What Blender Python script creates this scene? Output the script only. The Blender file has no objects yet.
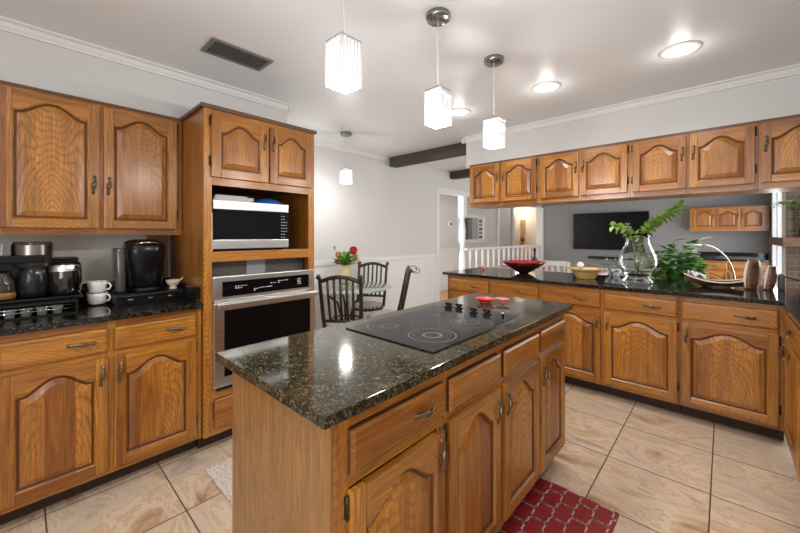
import bpy, bmesh, math, random
from mathutils import Vector, Matrix
random.seed(7)
R = math.radians
PI = math.pi
scene = bpy.context.scene
COL = scene.collection

# ------------------------------------------------------------ camera / light / exposure
cam_d = bpy.data.cameras.new('camera')
cam_d.sensor_width = 36.0
cam_d.lens = 350.75 / 800.0 * 36.0
cam_d.shift_y = -(266.5 - 235.53) / 800.0
cam_d.clip_start = 0.02
cam = bpy.data.objects.new('camera', cam_d)
COL.objects.link(cam)
cam.location = (0, 0, 1.3167)
cam.rotation_euler = (R(90), 0, 0.7457)
scene.camera = cam
scene.view_settings.view_transform = 'Standard'
scene.view_settings.look = 'None'
scene.view_settings.gamma = 1.0
scene.view_settings.use_curve_mapping = False
scene.view_settings.exposure = 0.38

world = bpy.data.worlds.new('world')
scene.world = world
world.use_nodes = True
world.node_tree.nodes['Background'].inputs[0].default_value = (0.80, 0.88, 1.0, 1)
world.node_tree.nodes['Background'].inputs[1].default_value = 0.6

CAN_W = 17.0
PEND_W = 11.0
PEND_E = 0.30

def add_light(name, kind, loc, power, color=(1, 1, 1), size=0.1, sizey=None, rot=(0, 0, 0), parent=None, spot=None):
    d = bpy.data.lights.new(name, kind)
    d.energy = power
    d.color = color
    if kind == 'AREA':
        d.size = size
        if sizey:
            d.shape = 'RECTANGLE'; d.size_y = sizey
    else:
        d.shadow_soft_size = size
    if kind == 'SPOT':
        d.spot_size = R(spot or 150); d.spot_blend = 0.6
    o = bpy.data.objects.new(name, d)
    COL.objects.link(o)
    o.location = loc
    o.rotation_euler = rot
    if parent:
        o.parent = parent
    return o

# added fill lamps without a seen source; only the brick wall one has a window
add_light('daylight_and_fill', 'AREA', (0.2, -1.38, 1.5), 30, (0.95, 0.97, 1.0), 2.2, 1.2, (R(90), 0, 0))  # added fill from behind the camera
add_light('daylight_and_fill', 'AREA', (1.12, 5.4, 1.45), 62, (1.0, 0.99, 0.97), 2.2, 1.5, (0, R(90), 0))  # added fill for the living room, no window in this wall
add_light('daylight_and_fill', 'AREA', (0.58, 8.0, 1.25), 26, (0.95, 0.98, 1.0), 1.6, 1.3, (0, R(90), 0))
add_light('hall_fill', 'AREA', (-4.3, 3.93, 1.5), 42, (1.0, 0.98, 0.96), 1.1, 1.4, (R(90), 0, 0))  # added hall fill, hidden, no window behind it
add_light('dining_fill', 'AREA', (-3.26, 1.60, 1.35), 2.5, (1.0, 0.99, 0.98), 0.5, 1.2, (R(90), 0, 0))  # added dining fill behind the tower, no window there

# ------------------------------------------------------------ materials
def new_mat(name):
    m = bpy.data.materials.new(name)
    m.use_nodes = True
    return m, m.node_tree, m.node_tree.nodes['Principled BSDF']

def simple(name, col, rough=0.5, metal=0.0, trans=0.0, emit=None, estr=0.0, ior=1.45, coat=0.0, spec=0.5, alpha=1.0):
    m, nt, b = new_mat(name)
    b.inputs['Base Color'].default_value = (*col, 1)
    b.inputs['Roughness'].default_value = rough
    b.inputs['Metallic'].default_value = metal
    b.inputs['Transmission Weight'].default_value = trans
    b.inputs['IOR'].default_value = ior
    b.inputs['Coat Weight'].default_value = coat
    b.inputs['Specular IOR Level'].default_value = spec
    b.inputs['Alpha'].default_value = alpha
    if emit:
        b.inputs['Emission Color'].default_value = (*emit, 1)
        b.inputs['Emission Strength'].default_value = estr
    return m

def ramp(nt, stops, interp='LINEAR'):
    n = nt.nodes.new('ShaderNodeValToRGB')
    n.color_ramp.interpolation = interp
    el = n.color_ramp.elements
    while len(el) > 1:
        el.remove(el[-1])
    el[0].position = stops[0][0]; el[0].color = (*stops[0][1], 1)
    for p, c in stops[1:]:
        e = el.new(p); e.color = (*c, 1)
    return n

def math_n(nt, op, a, b=None, c=None):
    n = nt.nodes.new('ShaderNodeMath'); n.operation = op
    for i, v in enumerate((a, b, c)):
        if v is None: continue
        if isinstance(v, (int, float)): n.inputs[i].default_value = v
        else: nt.links.new(v, n.inputs[i])
    return n.outputs[0]

def mixc(nt, fac, a, b, mode='MIX'):
    n = nt.nodes.new('ShaderNodeMix'); n.data_type = 'RGBA'; n.blend_type = mode
    for i, v in ((0, fac), (6, a), (7, b)):
        if isinstance(v, (int, float)): n.inputs[i].default_value = v
        elif isinstance(v, tuple): n.inputs[i].default_value = (*v, 1)
        else: nt.links.new(v, n.inputs[i])
    return n.outputs[2]

def oak(name, axis, light=(0.57, 0.232, 0.034), mid=(0.25, 0.078, 0.009), dark=(0.050, 0.013, 0.002), rough=0.30, ringy=1.0, cy=0.0):
    m, nt, b = new_mat(name)
    L = nt.links
    tc = nt.nodes.new('ShaderNodeTexCoord')
    oi = nt.nodes.new('ShaderNodeObjectInfo')
    sep = nt.nodes.new('ShaderNodeSeparateXYZ'); L.new(tc.outputs['Object'], sep.inputs[0])
    X, Y, Z = sep.outputs
    if axis == 'x':
        X, Z = Z, X
    rnd = oi.outputs['Random']
    # across the grain (X,Y) stays, along the grain is squeezed
    off = math_n(nt, 'MULTIPLY', rnd, 17.3)
    zs = math_n(nt, 'MULTIPLY', Z, 0.11)
    # staves: glued boards of slightly different tone
    stv = math_n(nt, 'FLOOR', math_n(nt, 'ADD', math_n(nt, 'MULTIPLY', X, 9.5), math_n(nt, 'MULTIPLY', rnd, 5.0)))
    wn = nt.nodes.new('ShaderNodeTexWhiteNoise'); wn.noise_dimensions = '2D'
    cv = nt.nodes.new('ShaderNodeCombineXYZ'); L.new(stv, cv.inputs[0]); L.new(off, cv.inputs[1])
    L.new(cv.outputs[0], wn.inputs['Vector'])
    sv = wn.outputs['Value']
    svo = math_n(nt, 'MULTIPLY', sv, 1.6)
    c1 = nt.nodes.new('ShaderNodeCombineXYZ')
    L.new(X, c1.inputs[0]); L.new(Y, c1.inputs[1]); L.new(math_n(nt, 'ADD', zs, svo), c1.inputs[2])
    nz = nt.nodes.new('ShaderNodeTexNoise'); nz.noise_dimensions = '4D'
    L.new(c1.outputs[0], nz.inputs['Vector']); L.new(off, nz.inputs['W'])
    nz.inputs['Scale'].default_value = 9.0; nz.inputs['Detail'].default_value = 3.0
    # cathedral figure: nested arches fading into straight grain away from the middle of a board
    yc = math_n(nt, 'SUBTRACT', Y, cy)
    d2 = math_n(nt, 'ADD', math_n(nt, 'MULTIPLY', X, X), math_n(nt, 'MULTIPLY', yc, yc))
    r = math_n(nt, 'SQRT', math_n(nt, 'ADD', d2, 0.00035))
    gs = math_n(nt, 'POWER', 2.718, math_n(nt, 'MULTIPLY', d2, -95.0))
    zt = math_n(nt, 'MULTIPLY', math_n(nt, 'MULTIPLY', Z, gs), 190.0)
    rr = math_n(nt, 'ADD', math_n(nt, 'MULTIPLY', r, 620.0 * ringy), math_n(nt, 'ADD', zt, math_n(nt, 'MULTIPLY', nz.outputs['Fac'], 17.0)))
    s = math_n(nt, 'SINE', rr)
    s = math_n(nt, 'MULTIPLY_ADD', s, 0.5, 0.5)
    s = math_n(nt, 'POWER', s, 3.0)
    # pores: fine streaks
    c2 = nt.nodes.new('ShaderNodeCombineXYZ')
    L.new(X, c2.inputs[0]); L.new(Y, c2.inputs[1]); L.new(math_n(nt, 'MULTIPLY', Z, 0.035), c2.inputs[2])
    n2 = nt.nodes.new('ShaderNodeTexNoise'); n2.noise_dimensions = '4D'
    L.new(c2.outputs[0], n2.inputs['Vector']); L.new(off, n2.inputs['W'])
    n2.inputs['Scale'].default_value = 330.0; n2.inputs['Detail'].default_value = 2.0
    pores = ramp(nt, [(0.40, (0, 0, 0)), (0.56, (1, 1, 1))]); L.new(n2.outputs['Fac'], pores.inputs[0])
    n3 = nt.nodes.new('ShaderNodeTexNoise'); n3.noise_dimensions = '4D'
    L.new(c1.outputs[0], n3.inputs['Vector']); L.new(off, n3.inputs['W'])
    n3.inputs['Scale'].default_value = 24.0; n3.inputs['Detail'].default_value = 2.0
    tone = math_n(nt, 'ADD', math_n(nt, 'MULTIPLY', n3.outputs['Fac'], 0.7), math_n(nt, 'MULTIPLY', sv, 0.55))
    base = ramp(nt, [(0.30, mid), (0.86, light)]); L.new(tone, base.inputs[0])
    n4 = nt.nodes.new('ShaderNodeTexNoise'); n4.noise_dimensions = '4D'
    L.new(c2.outputs[0], n4.inputs['Vector']); L.new(off, n4.inputs['W'])
    n4.inputs['Scale'].default_value = 120.0; n4.inputs['Detail'].default_value = 3.0
    stk = ramp(nt, [(0.40, (1, 1, 1)), (0.58, (0, 0, 0))]); L.new(n4.outputs['Fac'], stk.inputs[0])
    msk = ramp(nt, [(0.30, (0.15, 0.15, 0.15)), (0.6, (1, 1, 1))]); L.new(sv, msk.inputs[0])
    g = math_n(nt, 'MAXIMUM', math_n(nt, 'MULTIPLY', math_n(nt, 'MULTIPLY', s, 0.48), msk.outputs[0]), math_n(nt, 'MULTIPLY', stk.outputs[0], 0.30))
    c = mixc(nt, g, base.outputs[0], dark)
    pf = math_n(nt, 'MULTIPLY', math_n(nt, 'SUBTRACT', 1.0, pores.outputs[0]), 0.40)
    c = mixc(nt, pf, c, dark)
    L.new(c, b.inputs['Base Color'])
    b.inputs['Roughness'].default_value = rough
    b.inputs['Coat Weight'].default_value = 0.25
    b.inputs['Coat Roughness'].default_value = 0.22
    bp = nt.nodes.new('ShaderNodeBump'); bp.inputs['Strength'].default_value = 0.12; bp.inputs['Distance'].default_value = 0.002
    L.new(pores.outputs[0], bp.inputs['Height']); L.new(bp.outputs[0], b.inputs['Normal'])
    return m

def granite(name, dark_bias=0.0, gs=240, stops=None):
    m, nt, b = new_mat(name)
    L = nt.links
    g = nt.nodes.new('ShaderNodeNewGeometry')
    v = nt.nodes.new('ShaderNodeTexVoronoi'); v.inputs['Scale'].default_value = gs
    nz = nt.nodes.new('ShaderNodeTexNoise'); nz.inputs['Scale'].default_value = 60; nz.inputs['Detail'].default_value = 4
    L.new(g.outputs['Position'], nz.inputs['Vector'])
    ad = nt.nodes.new('ShaderNodeVectorMath'); ad.operation = 'MULTIPLY_ADD'
    L.new(nz.outputs['Color'], ad.inputs[0]); ad.inputs[1].default_value = (0.012,) * 3; L.new(g.outputs['Position'], ad.inputs[2])
    L.new(ad.outputs[0], v.inputs['Vector'])
    sp = nt.nodes.new('ShaderNodeSeparateColor'); L.new(v.outputs['Color'], sp.inputs[0])
    n2 = nt.nodes.new('ShaderNodeTexNoise'); n2.inputs['Scale'].default_value = 45; n2.inputs['Detail'].default_value = 2
    L.new(g.outputs['Position'], n2.inputs['Vector'])
    t = math_n(nt, 'ADD', math_n(nt, 'MULTIPLY', sp.outputs[0], 0.75), math_n(nt, 'SUBTRACT', math_n(nt, 'MULTIPLY', n2.outputs['Fac'], 0.7), 0.12 + dark_bias))
    rp = ramp(nt, stops or [(0.0, (0.003, 0.003, 0.003)), (0.60, (0.005, 0.005, 0.005)), (0.80, (0.014, 0.012, 0.009)), (0.92, (0.04, 0.034, 0.024)), (1.0, (0.10, 0.09, 0.07))])
    L.new(t, rp.inputs[0]); L.new(rp.outputs[0], b.inputs['Base Color'])
    b.inputs['Roughness'].default_value = 0.09
    b.inputs['Specular IOR Level'].default_value = 0.42
    return m

def tile_mat():
    m, nt, b = new_mat('beige_floor_tile')
    L = nt.links
    g = nt.nodes.new('ShaderNodeNewGeometry')
    mp = nt.nodes.new('ShaderNodeVectorMath'); mp.operation = 'ADD'
    mp.inputs[1].default_value = (0.05 + 0.46 * 20, -0.56 + 0.46 * 20 + 0.02, 0)
    L.new(g.outputs['Position'], mp.inputs[0])
    br = nt.nodes.new('ShaderNodeTexBrick'); br.offset = 0.0; br.squash = 1.0
    L.new(mp.outputs[0], br.inputs['Vector'])
    br.inputs['Scale'].default_value = 1.0
    br.inputs['Brick Width'].default_value = 0.46; br.inputs['Row Height'].default_value = 0.46
    br.inputs['Mortar Size'].default_value = 0.0032; br.inputs['Mortar Smooth'].default_value = 0.1
    br.inputs['Color1'].default_value = (0, 0, 0, 1); br.inputs['Color2'].default_value = (1, 1, 1, 1)
    ad = nt.nodes.new('ShaderNodeVectorMath'); ad.operation = 'MULTIPLY_ADD'
    L.new(br.outputs['Color'], ad.inputs[0]); ad.inputs[1].default_value = (7, 11, 5); L.new(g.outputs['Position'], ad.inputs[2])
    sc = nt.nodes.new('ShaderNodeMapping'); sc.inputs['Rotation'].default_value = (0, 0, R(-20)); sc.inputs['Scale'].default_value = (1.3, 3.0, 1)
    L.new(ad.outputs[0], sc.inputs[0])
    n1 = nt.nodes.new('ShaderNodeTexNoise'); n1.inputs['Scale'].default_value = 1.6; n1.inputs['Detail'].default_value = 5; n1.inputs['Roughness'].default_value = 0.62
    n1.inputs['Distortion'].default_value = 1.1
    L.new(sc.outputs[0], n1.inputs['Vector'])
    rp = ramp(nt, [(0.26, (0.22, 0.12, 0.065)), (0.35, (0.50, 0.31, 0.18)), (0.43, (0.66, 0.50, 0.34)), (0.485, (0.74, 0.61, 0.46)), (0.515, (0.60, 0.40, 0.25)), (0.55, (0.68, 0.54, 0.40)), (0.62, (0.62, 0.50, 0.38)), (0.72, (0.34, 0.26, 0.20))])
    L.new(n1.outputs['Fac'], rp.inputs[0])
    n2 = nt.nodes.new('ShaderNodeTexNoise'); n2.inputs['Scale'].default_value = 14; n2.inputs['Detail'].default_value = 6
    L.new(ad.outputs[0], n2.inputs['Vector'])
    c = mixc(nt, math_n(nt, 'MULTIPLY', n2.outputs['Fac'], 0.32), rp.outputs[0], (0.30, 0.21, 0.15))
    sepb = nt.nodes.new('ShaderNodeSeparateColor'); L.new(br.outputs['Color'], sepb.inputs[0])
    c = mixc(nt, math_n(nt, 'MULTIPLY', sepb.outputs[0], 0.14), c, (0.46, 0.37, 0.30))
    c = mixc(nt, br.outputs['Fac'], c, (0.085, 0.055, 0.038))
    L.new(c, b.inputs['Base Color'])
    L.new(math_n(nt, 'MULTIPLY_ADD', br.outputs['Fac'], 0.5, 0.30), b.inputs['Roughness'])
    bp = nt.nodes.new('ShaderNodeBump'); bp.inputs['Strength'].default_value = 0.3; bp.inputs['Distance'].default_value = 0.003; bp.invert = True
    L.new(br.outputs['Fac'], bp.inputs['Height']); L.new(bp.outputs[0], b.inputs['Normal'])
    return m

def noisy(name, c1, c2, scale, rough, rng=(0.35, 0.65), detail=4, metal=0, stretch=None, bump=0.0):
    m, nt, b = new_mat(name)
    tc = nt.nodes.new('ShaderNodeTexCoord')
    mp = nt.nodes.new('ShaderNodeMapping'); mp.inputs['Scale'].default_value = stretch or (1, 1, 1)
    n = nt.nodes.new('ShaderNodeTexNoise'); n.inputs['Scale'].default_value = scale; n.inputs['Detail'].default_value = detail
    nt.links.new(tc.outputs['Object'], mp.inputs[0]); nt.links.new(mp.outputs[0], n.inputs['Vector'])
    r_ = ramp(nt, [(rng[0], c1), (rng[1], c2)]); nt.links.new(n.outputs['Fac'], r_.inputs[0])
    nt.links.new(r_.outputs[0], b.inputs['Base Color'])
    b.inputs['Roughness'].default_value = rough; b.inputs['Metallic'].default_value = metal
    if bump:
        bp = nt.nodes.new('ShaderNodeBump'); bp.inputs['Strength'].default_value = bump; bp.inputs['Distance'].default_value = 0.003
        nt.links.new(n.outputs['Fac'], bp.inputs['Height']); nt.links.new(bp.outputs[0], b.inputs['Normal'])
    return m

def brick_mat():
    m, nt, b = new_mat('fireplace_brick')
    L = nt.links
    g = nt.nodes.new('ShaderNodeNewGeometry')
    sp = nt.nodes.new('ShaderNodeSeparateXYZ'); L.new(g.outputs['Position'], sp.inputs[0])
    cb = nt.nodes.new('ShaderNodeCombineXYZ')
    L.new(math_n(nt, 'ADD', sp.outputs[0], sp.outputs[1]), cb.inputs[0]); L.new(sp.outputs[2], cb.inputs[1])
    br = nt.nodes.new('ShaderNodeTexBrick'); L.new(cb.outputs[0], br.inputs['Vector'])
    br.inputs['Scale'].default_value = 1; br.inputs['Brick Width'].default_value = 0.21; br.inputs['Row Height'].default_value = 0.075
    br.inputs['Mortar Size'].default_value = 0.006
    br.inputs['Color1'].default_value = (0.10, 0.065, 0.05, 1); br.inputs['Color2'].default_value = (0.20, 0.15, 0.12, 1)
    br.inputs['Mortar'].default_value = (0.24, 0.22, 0.20, 1)
    n = nt.nodes.new('ShaderNodeTexNoise'); n.inputs['Scale'].default_value = 9; L.new(g.outputs['Position'], n.inputs['Vector'])
    c = mixc(nt, math_n(nt, 'MULTIPLY', n.outputs['Fac'], 0.35), br.outputs['Color'], (0.26, 0.23, 0.20))
    L.new(c, b.inputs['Base Color']); b.inputs['Roughness'].default_value = 0.85
    bp = nt.nodes.new('ShaderNodeBump'); bp.inputs['Strength'].default_value = 0.6; bp.inputs['Distance'].default_value = 0.006; bp.invert = True
    L.new(br.outputs['Fac'], bp.inputs['Height']); L.new(bp.outputs[0], b.inputs['Normal'])
    return m

OAKV = oak('oak_vertical_grain', 'z')
OAKH = oak('oak_horizontal_grain', 'x')
GROOVE = simple('groove_stain_gap_shade', (0.085, 0.030, 0.010), 0.4)  # stain in door grooves; on drawer sides it paints in gap shade
OAKT = simple('dark_oak_moulding', (0.115, 0.055, 0.025), 0.4)
OAKD = simple('cabinet_interior', (0.16, 0.085, 0.038), 0.55)
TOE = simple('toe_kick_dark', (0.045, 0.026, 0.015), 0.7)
GRAN = granite('dark_granite')
GRANI = granite('brown_granite', 0.0, 230, [(0.0, (0.006, 0.006, 0.004)), (0.40, (0.014, 0.012, 0.008)), (0.62, (0.034, 0.028, 0.017)), (0.80, (0.055, 0.046, 0.024)), (0.93, (0.095, 0.080, 0.044)), (1.0, (0.16, 0.135, 0.08))])
TILE = tile_mat()
WALL = simple('light_grey_paint', (0.62, 0.612, 0.598), 0.6)
CEIL = simple('ceiling_paint', (0.80, 0.815, 0.83), 0.38)
WHITE = simple('white_trim_paint', (0.74, 0.735, 0.72), 0.4)
SPLASH = simple('warm_grey_splash_paint', (0.78, 0.73, 0.64), 0.55)
GREY = simple('mid_grey_paint', (0.26, 0.26, 0.263), 0.65)
BEIGE = simple('beige_paint', (0.66, 0.56, 0.48), 0.6)
BEAM = noisy('dark_beam_wood', (0.045, 0.030, 0.024), (0.085, 0.06, 0.048), 12, 0.65, stretch=(0.15, 1, 1))
STEEL = noisy('brushed_stainless', (0.66, 0.66, 0.655), (0.76, 0.76, 0.75), 40, 0.28, metal=1.0, stretch=(0.02, 1, 1))
CHROME = simple('chrome', (0.62, 0.62, 0.62), 0.12, 1.0)
BRASS = noisy('antique_brass', (0.05, 0.034, 0.022), (0.26, 0.20, 0.14), 120, 0.3, metal=0.8)
HINGE = simple('dark_hinge_metal', (0.06, 0.045, 0.03), 0.4, 0.8)
BGLASS = simple('black_glass', (0.003, 0.003, 0.0035), 0.05, spec=0.3)
COOKM = simple('cooktop_glass', (0.008, 0.008, 0.009), 0.13, spec=0.3)
RINGM = simple('burner_ring_print', (0.085, 0.085, 0.088), 0.3)
RINGF = simple('faint_ring_print', (0.035, 0.035, 0.037), 0.3)
BLACK = simple('gloss_black_plastic', (0.004, 0.004, 0.0045), 0.14, spec=0.35)
MBLACK = simple('matt_black_plastic', (0.008, 0.008, 0.009), 0.45, spec=0.3)
DGREY = simple('dark_grey_metal', (0.09, 0.09, 0.085), 0.5, 0.3)
VENTM = simple('vent_grey_metal', (0.20, 0.20, 0.195), 0.5, 0.2)
GLASS = simple('clear_glass', (0.96, 0.98, 0.97), 0.02, trans=1.0, ior=1.45)
TGLASS = simple('table_glass', (0.80, 0.88, 0.86), 0.03, trans=0.9, ior=1.3)
CERAM = simple('white_ceramic', (0.78, 0.76, 0.72), 0.15)
CREAM = simple('cream_ceramic', (0.70, 0.62, 0.45), 0.25)
REDG = simple('red_glass_bowl', (0.42, 0.008, 0.012), 0.10, coat=0.5)
REDD = simple('dark_red_bowl_outside', (0.06, 0.004, 0.007), 0.15, coat=0.5)
REDP = simple('red_plastic', (0.62, 0.045, 0.035), 0.25)
PINKP = simple('light_red_plastic', (0.75, 0.17, 0.13), 0.22)
YELL = simple('mustard_bowl', (0.62, 0.40, 0.13), 0.3)
PALE = simple('pale_shell', (0.72, 0.60, 0.40), 0.5)
LEAF = noisy('green_leaf', (0.05, 0.15, 0.02), (0.20, 0.42, 0.05), 14, 0.4)
LEAFB = noisy('bluish_leaf', (0.03, 0.16, 0.04), (0.16, 0.48, 0.12), 10, 0.35)
LEAFP = noisy('pale_leaf', (0.35, 0.50, 0.38), (0.60, 0.70, 0.62), 10, 0.5)
STEM = simple('green_stem', (0.16, 0.24, 0.05), 0.5)
PETAL = simple('red_petal', (0.50, 0.012, 0.02), 0.5)
PETO = simple('orange_petal', (0.48, 0.22, 0.05), 0.5)
PETB = simple('blue_petal', (0.25, 0.38, 0.62), 0.5)
YVASE = simple('pale_yellow_vase', (0.62, 0.54, 0.33), 0.35)
CHAIRM = noisy('dark_bentwood', (0.018, 0.011, 0.008), (0.040, 0.024, 0.016), 30, 0.35)
MANTEL = noisy('mantel_wood', (0.10, 0.045, 0.02), (0.17, 0.08, 0.035), 14, 0.5, stretch=(1, .2, 1))
BRICK = brick_mat()
BULB = simple('lit_bulb', (1, 1, 1), 0.4, emit=(1.0, 0.97, 0.92), estr=6)
CANM = simple('lit_downlight_lens', (1, 1, 1), 0.4, emit=(1.0, 0.98, 0.95), estr=9)
CRYS = simple('lit_crystal', (0.55, 0.55, 0.56), 0.08, emit=(1.0, 0.99, 0.97), estr=PEND_E)
CRYT = simple('crystal_clear_end', (0.75, 0.75, 0.76), 0.05, emit=(1.0, 0.99, 0.97), estr=0.05)
FLAME = simple('lit_wall_lamp', (1, 1, 1), 0.4, emit=(1.0, 0.85, 0.6), estr=6)
GOLD = simple('gilt_metal', (0.55, 0.40, 0.18), 0.35, 0.6)
WINL = simple('window_daylight_glass', (0.9, 0.95, 1), 0.3, emit=(0.80, 0.90, 1.0), estr=0.6)
WOODF = noisy('hall_wood_floor', (0.38, 0.19, 0.08), (0.55, 0.30, 0.13), 8, 0.35, stretch=(1, .1, 1))
SCULP = noisy('carved_brown_wood', (0.035, 0.014, 0.008), (0.20, 0.085, 0.03), 10, 0.35, stretch=(1, 1, 4))
PALEW = simple('pale_carved_edge', (0.72, 0.66, 0.56), 0.45)
NAPK = simple('white_cloth', (0.75, 0.75, 0.73), 0.8)
PINKC = simple('pink_cloth', (0.50, 0.14, 0.24), 0.8)
BLUEL = simple('blue_lid', (0.012, 0.09, 0.32), 0.3)
PAPER = simple('grey_paper', (0.42, 0.42, 0.40), 0.7)
FOIL = simple('grey_liner', (0.085, 0.075, 0.065), 0.4, 0.5)
PHOTO = simple('dark_picture_panel', (0.07, 0.08, 0.085), 0.4)
PHOTO2 = simple('silver_picture_panel', (0.36, 0.37, 0.38), 0.4)
ICON = simple('control_icon_white', (0.65, 0.65, 0.65), 0.5)
WATER = simple('water', (0.9, 0.93, 0.92), 0.02, trans=1.0, ior=1.33)

# ------------------------------------------------------------ mesh helpers
class MB:
    def __init__(s): s.bm = bmesh.new()
    def box(s, x0, x1, y0, y1, z0, z1, m=0, bev=0.0, mat=None):
        x0, x1 = sorted((x0, x1)); y0, y1 = sorted((y0, y1)); z0, z1 = sorted((z0, z1))
        t = bmesh.new()
        bmesh.ops.create_cube(t, size=1)
        for v in t.verts:
            v.co = Vector(((x0 + x1) / 2 + v.co.x * (x1 - x0), (y0 + y1) / 2 + v.co.y * (y1 - y0), (z0 + z1) / 2 + v.co.z * (z1 - z0)))
        if bev:
            bmesh.ops.bevel(t, geom=t.edges[:], offset=bev, segments=2, affect='EDGES', profile=0.6)
        s.merge(t, m, mat)
        return s
    def merge(s, t, m=0, mat=None):
        mp = {}
        for v in t.verts: mp[v] = s.bm.verts.new(mat @ v.co if mat else v.co)
        for f in t.faces:
            try:
                nf = s.bm.faces.new([mp[v] for v in f.verts]); nf.material_index = m; nf.smooth = f.smooth
            except ValueError: pass
        t.free()
    def face(s, pts, m=0, smooth=False):
        f = s.bm.faces.new([s.bm.verts.new(p) for p in pts]); f.material_index = m; f.smooth = smooth; return f
    def loops(s, L, m=0, smooth=False, closed=True, cap0=False, cap1=False):
        vs = [[s.bm.verts.new(p) for p in l] for l in L]
        for a, b in zip(vs[:-1], vs[1:]):
            n = len(a)
            for i in range(n if closed else n - 1):
                j = (i + 1) % n
                try:
                    f = s.bm.faces.new((a[i], a[j], b[j], b[i])); f.material_index = m; f.smooth = smooth
                except ValueError: pass
        if cap0: f = s.bm.faces.new(vs[0][::-1]); f.material_index = m
        if cap1: f = s.bm.faces.new(vs[-1]); f.material_index = m
        return vs
    def tube(s, pts, rad, seg=8, m=0, cap=True, flat=1.0):
        pts = [Vector(p) for p in pts]; n = len(pts)
        if not hasattr(rad, '__len__'): rad = [rad] * n
        L = []; up = None
        for i, p in enumerate(pts):
            d = (pts[min(i + 1, n - 1)] - pts[max(i - 1, 0)]).normalized()
            if up is None:
                up = Vector((0, 0, 1)) if abs(d.z) < 0.9 else Vector((1, 0, 0))
            a = d.cross(up)
            if a.length < 1e-5: a = d.cross(Vector((0, 1, 0)))
            a.normalize(); b = a.cross(d).normalized(); up = b
            L.append([p + a * math.cos(t) * rad[i] + b * math.sin(t) * rad[i] * flat for t in [2 * PI * k / seg for k in range(seg)]])
        s.loops(L, m, True, True, cap, cap); return s
    def lathe(s, prof, c=(0, 0, 0), seg=24, m=0, sx=1.0, sy=1.0, cap0=False, cap1=False, ph=0.0):
        L = [[(c[0] + r * sx * math.cos(2 * PI * k / seg + ph), c[1] + r * sy * math.sin(2 * PI * k / seg + ph), c[2] + z) for k in range(seg)] for r, z in prof]
        s.loops(L, m, True, True, cap0, cap1); return s
    def cyl(s, c, r, z0, z1, seg=20, m=0, bev=0.0):
        if bev:
            s.lathe([(r - bev, z0), (r, z0 + bev), (r, z1 - bev), (r - bev, z1)], (c[0], c[1], 0), seg, m, cap0=True, cap1=True)
        else:
            L = [[(c[0] + r * math.cos(2 * PI * k / seg), c[1] + r * math.sin(2 * PI * k / seg), z) for k in range(seg)] for z in (z0, z1)]
            s.loops(L, m, False, True, True, True)
        return s
    def prism(s, poly, y0, y1, m=0):
        # poly in (x,z), extruded along y
        n = len(poly)
        a = [s.bm.verts.new((x, y0, z)) for x, z in poly]; b = [s.bm.verts.new((x, y1, z)) for x, z in poly]
        for i in range(n):
            j = (i + 1) % n
            f = s.bm.faces.new((a[i], a[j], b[j], b[i])); f.material_index = m
        f = s.bm.faces.new(a[::-1]); f.material_index = m
        f = s.bm.faces.new(b); f.material_index = m
        return s
    def sphere(s, c, r, m=0, sub=2, sc=(1, 1, 1)):
        t = bmesh.new(); bmesh.ops.create_icosphere(t, subdivisions=sub, radius=1)
        for f in t.faces: f.smooth = True
        for v in t.verts: v.co = Vector((c[0] + v.co.x * r * sc[0], c[1] + v.co.y * r * sc[1], c[2] + v.co.z * r * sc[2]))
        s.merge(t, m); return s
    def leaf(s, p, d, up, L, W, m=0):
        d = Vector(d).normalized(); up = Vector(up); sd = d.cross(up)
        if sd.length < 1e-4: sd = d.cross(Vector((1, 0, 0)))
        sd.normalize(); n = sd.cross(d)
        p = Vector(p)
        mid = [p, p + d * L * .35 - n * L * .02, p + d * L * .7 - n * L * .06, p + d * L - n * L * .18]
        w = [W * .12, W * .5, W * .42, W * .03]
        l = [mid[i] + sd * w[i] + n * w[i] * .35 for i in range(4)]; r_ = [mid[i] - sd * w[i] + n * w[i] * .35 for i in range(4)]
        s.loops([l, mid, r_], m, True, False)
        return s
    def build(s, name, mats, parent=None, loc=None, recenter=True, fix=True):
        bm = s.bm
        if fix: bmesh.ops.recalc_face_normals(bm, faces=bm.faces[:])
        me = bpy.data.meshes.new(name)
        if parent is None and loc is None and recenter and len(bm.verts):
            xs = [v.co.x for v in bm.verts]; ys = [v.co.y for v in bm.verts]; zs = [v.co.z for v in bm.verts]
            loc = Vector(((min(xs) + max(xs)) / 2, (min(ys) + max(ys)) / 2, min(zs)))
            bmesh.ops.translate(bm, vec=-loc, verts=bm.verts[:])
        bm.to_mesh(me); bm.free()
        for mt in (mats if isinstance(mats, (list, tuple)) else [mats]): me.materials.append(mt)
        o = bpy.data.objects.new(name, me); COL.objects.link(o)
        if loc is not None: o.location = loc
        if parent: o.parent = parent
        return o

def tag(o, label, cat, group=None, kind=None):
    o['label'] = label; o['category'] = cat
    if group: o['group'] = group
    if kind: o['kind'] = kind
    return o

def thing(name, label, cat, loc=(0, 0, 0), rz=0.0, group=None):
    o = bpy.data.objects.new(name, None); COL.objects.link(o)
    o.empty_display_size = 0.1
    o.location = loc; o.rotation_euler = (0, 0, rz)
    return tag(o, label, cat, group)

def struct(name, mb, mats, parent=None):
    o = mb.build(name, mats, parent, recenter=False)
    if parent is None: o['kind'] = 'structure'
    return o

def copy_tree(o, parent=None):
    c = o.copy(); COL.objects.link(c)
    if parent: c.parent = parent
    for ch in list(o.children): copy_tree(ch, c)
    return c

def BX(*a, **k): return MB().box(*a, **k)

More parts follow.
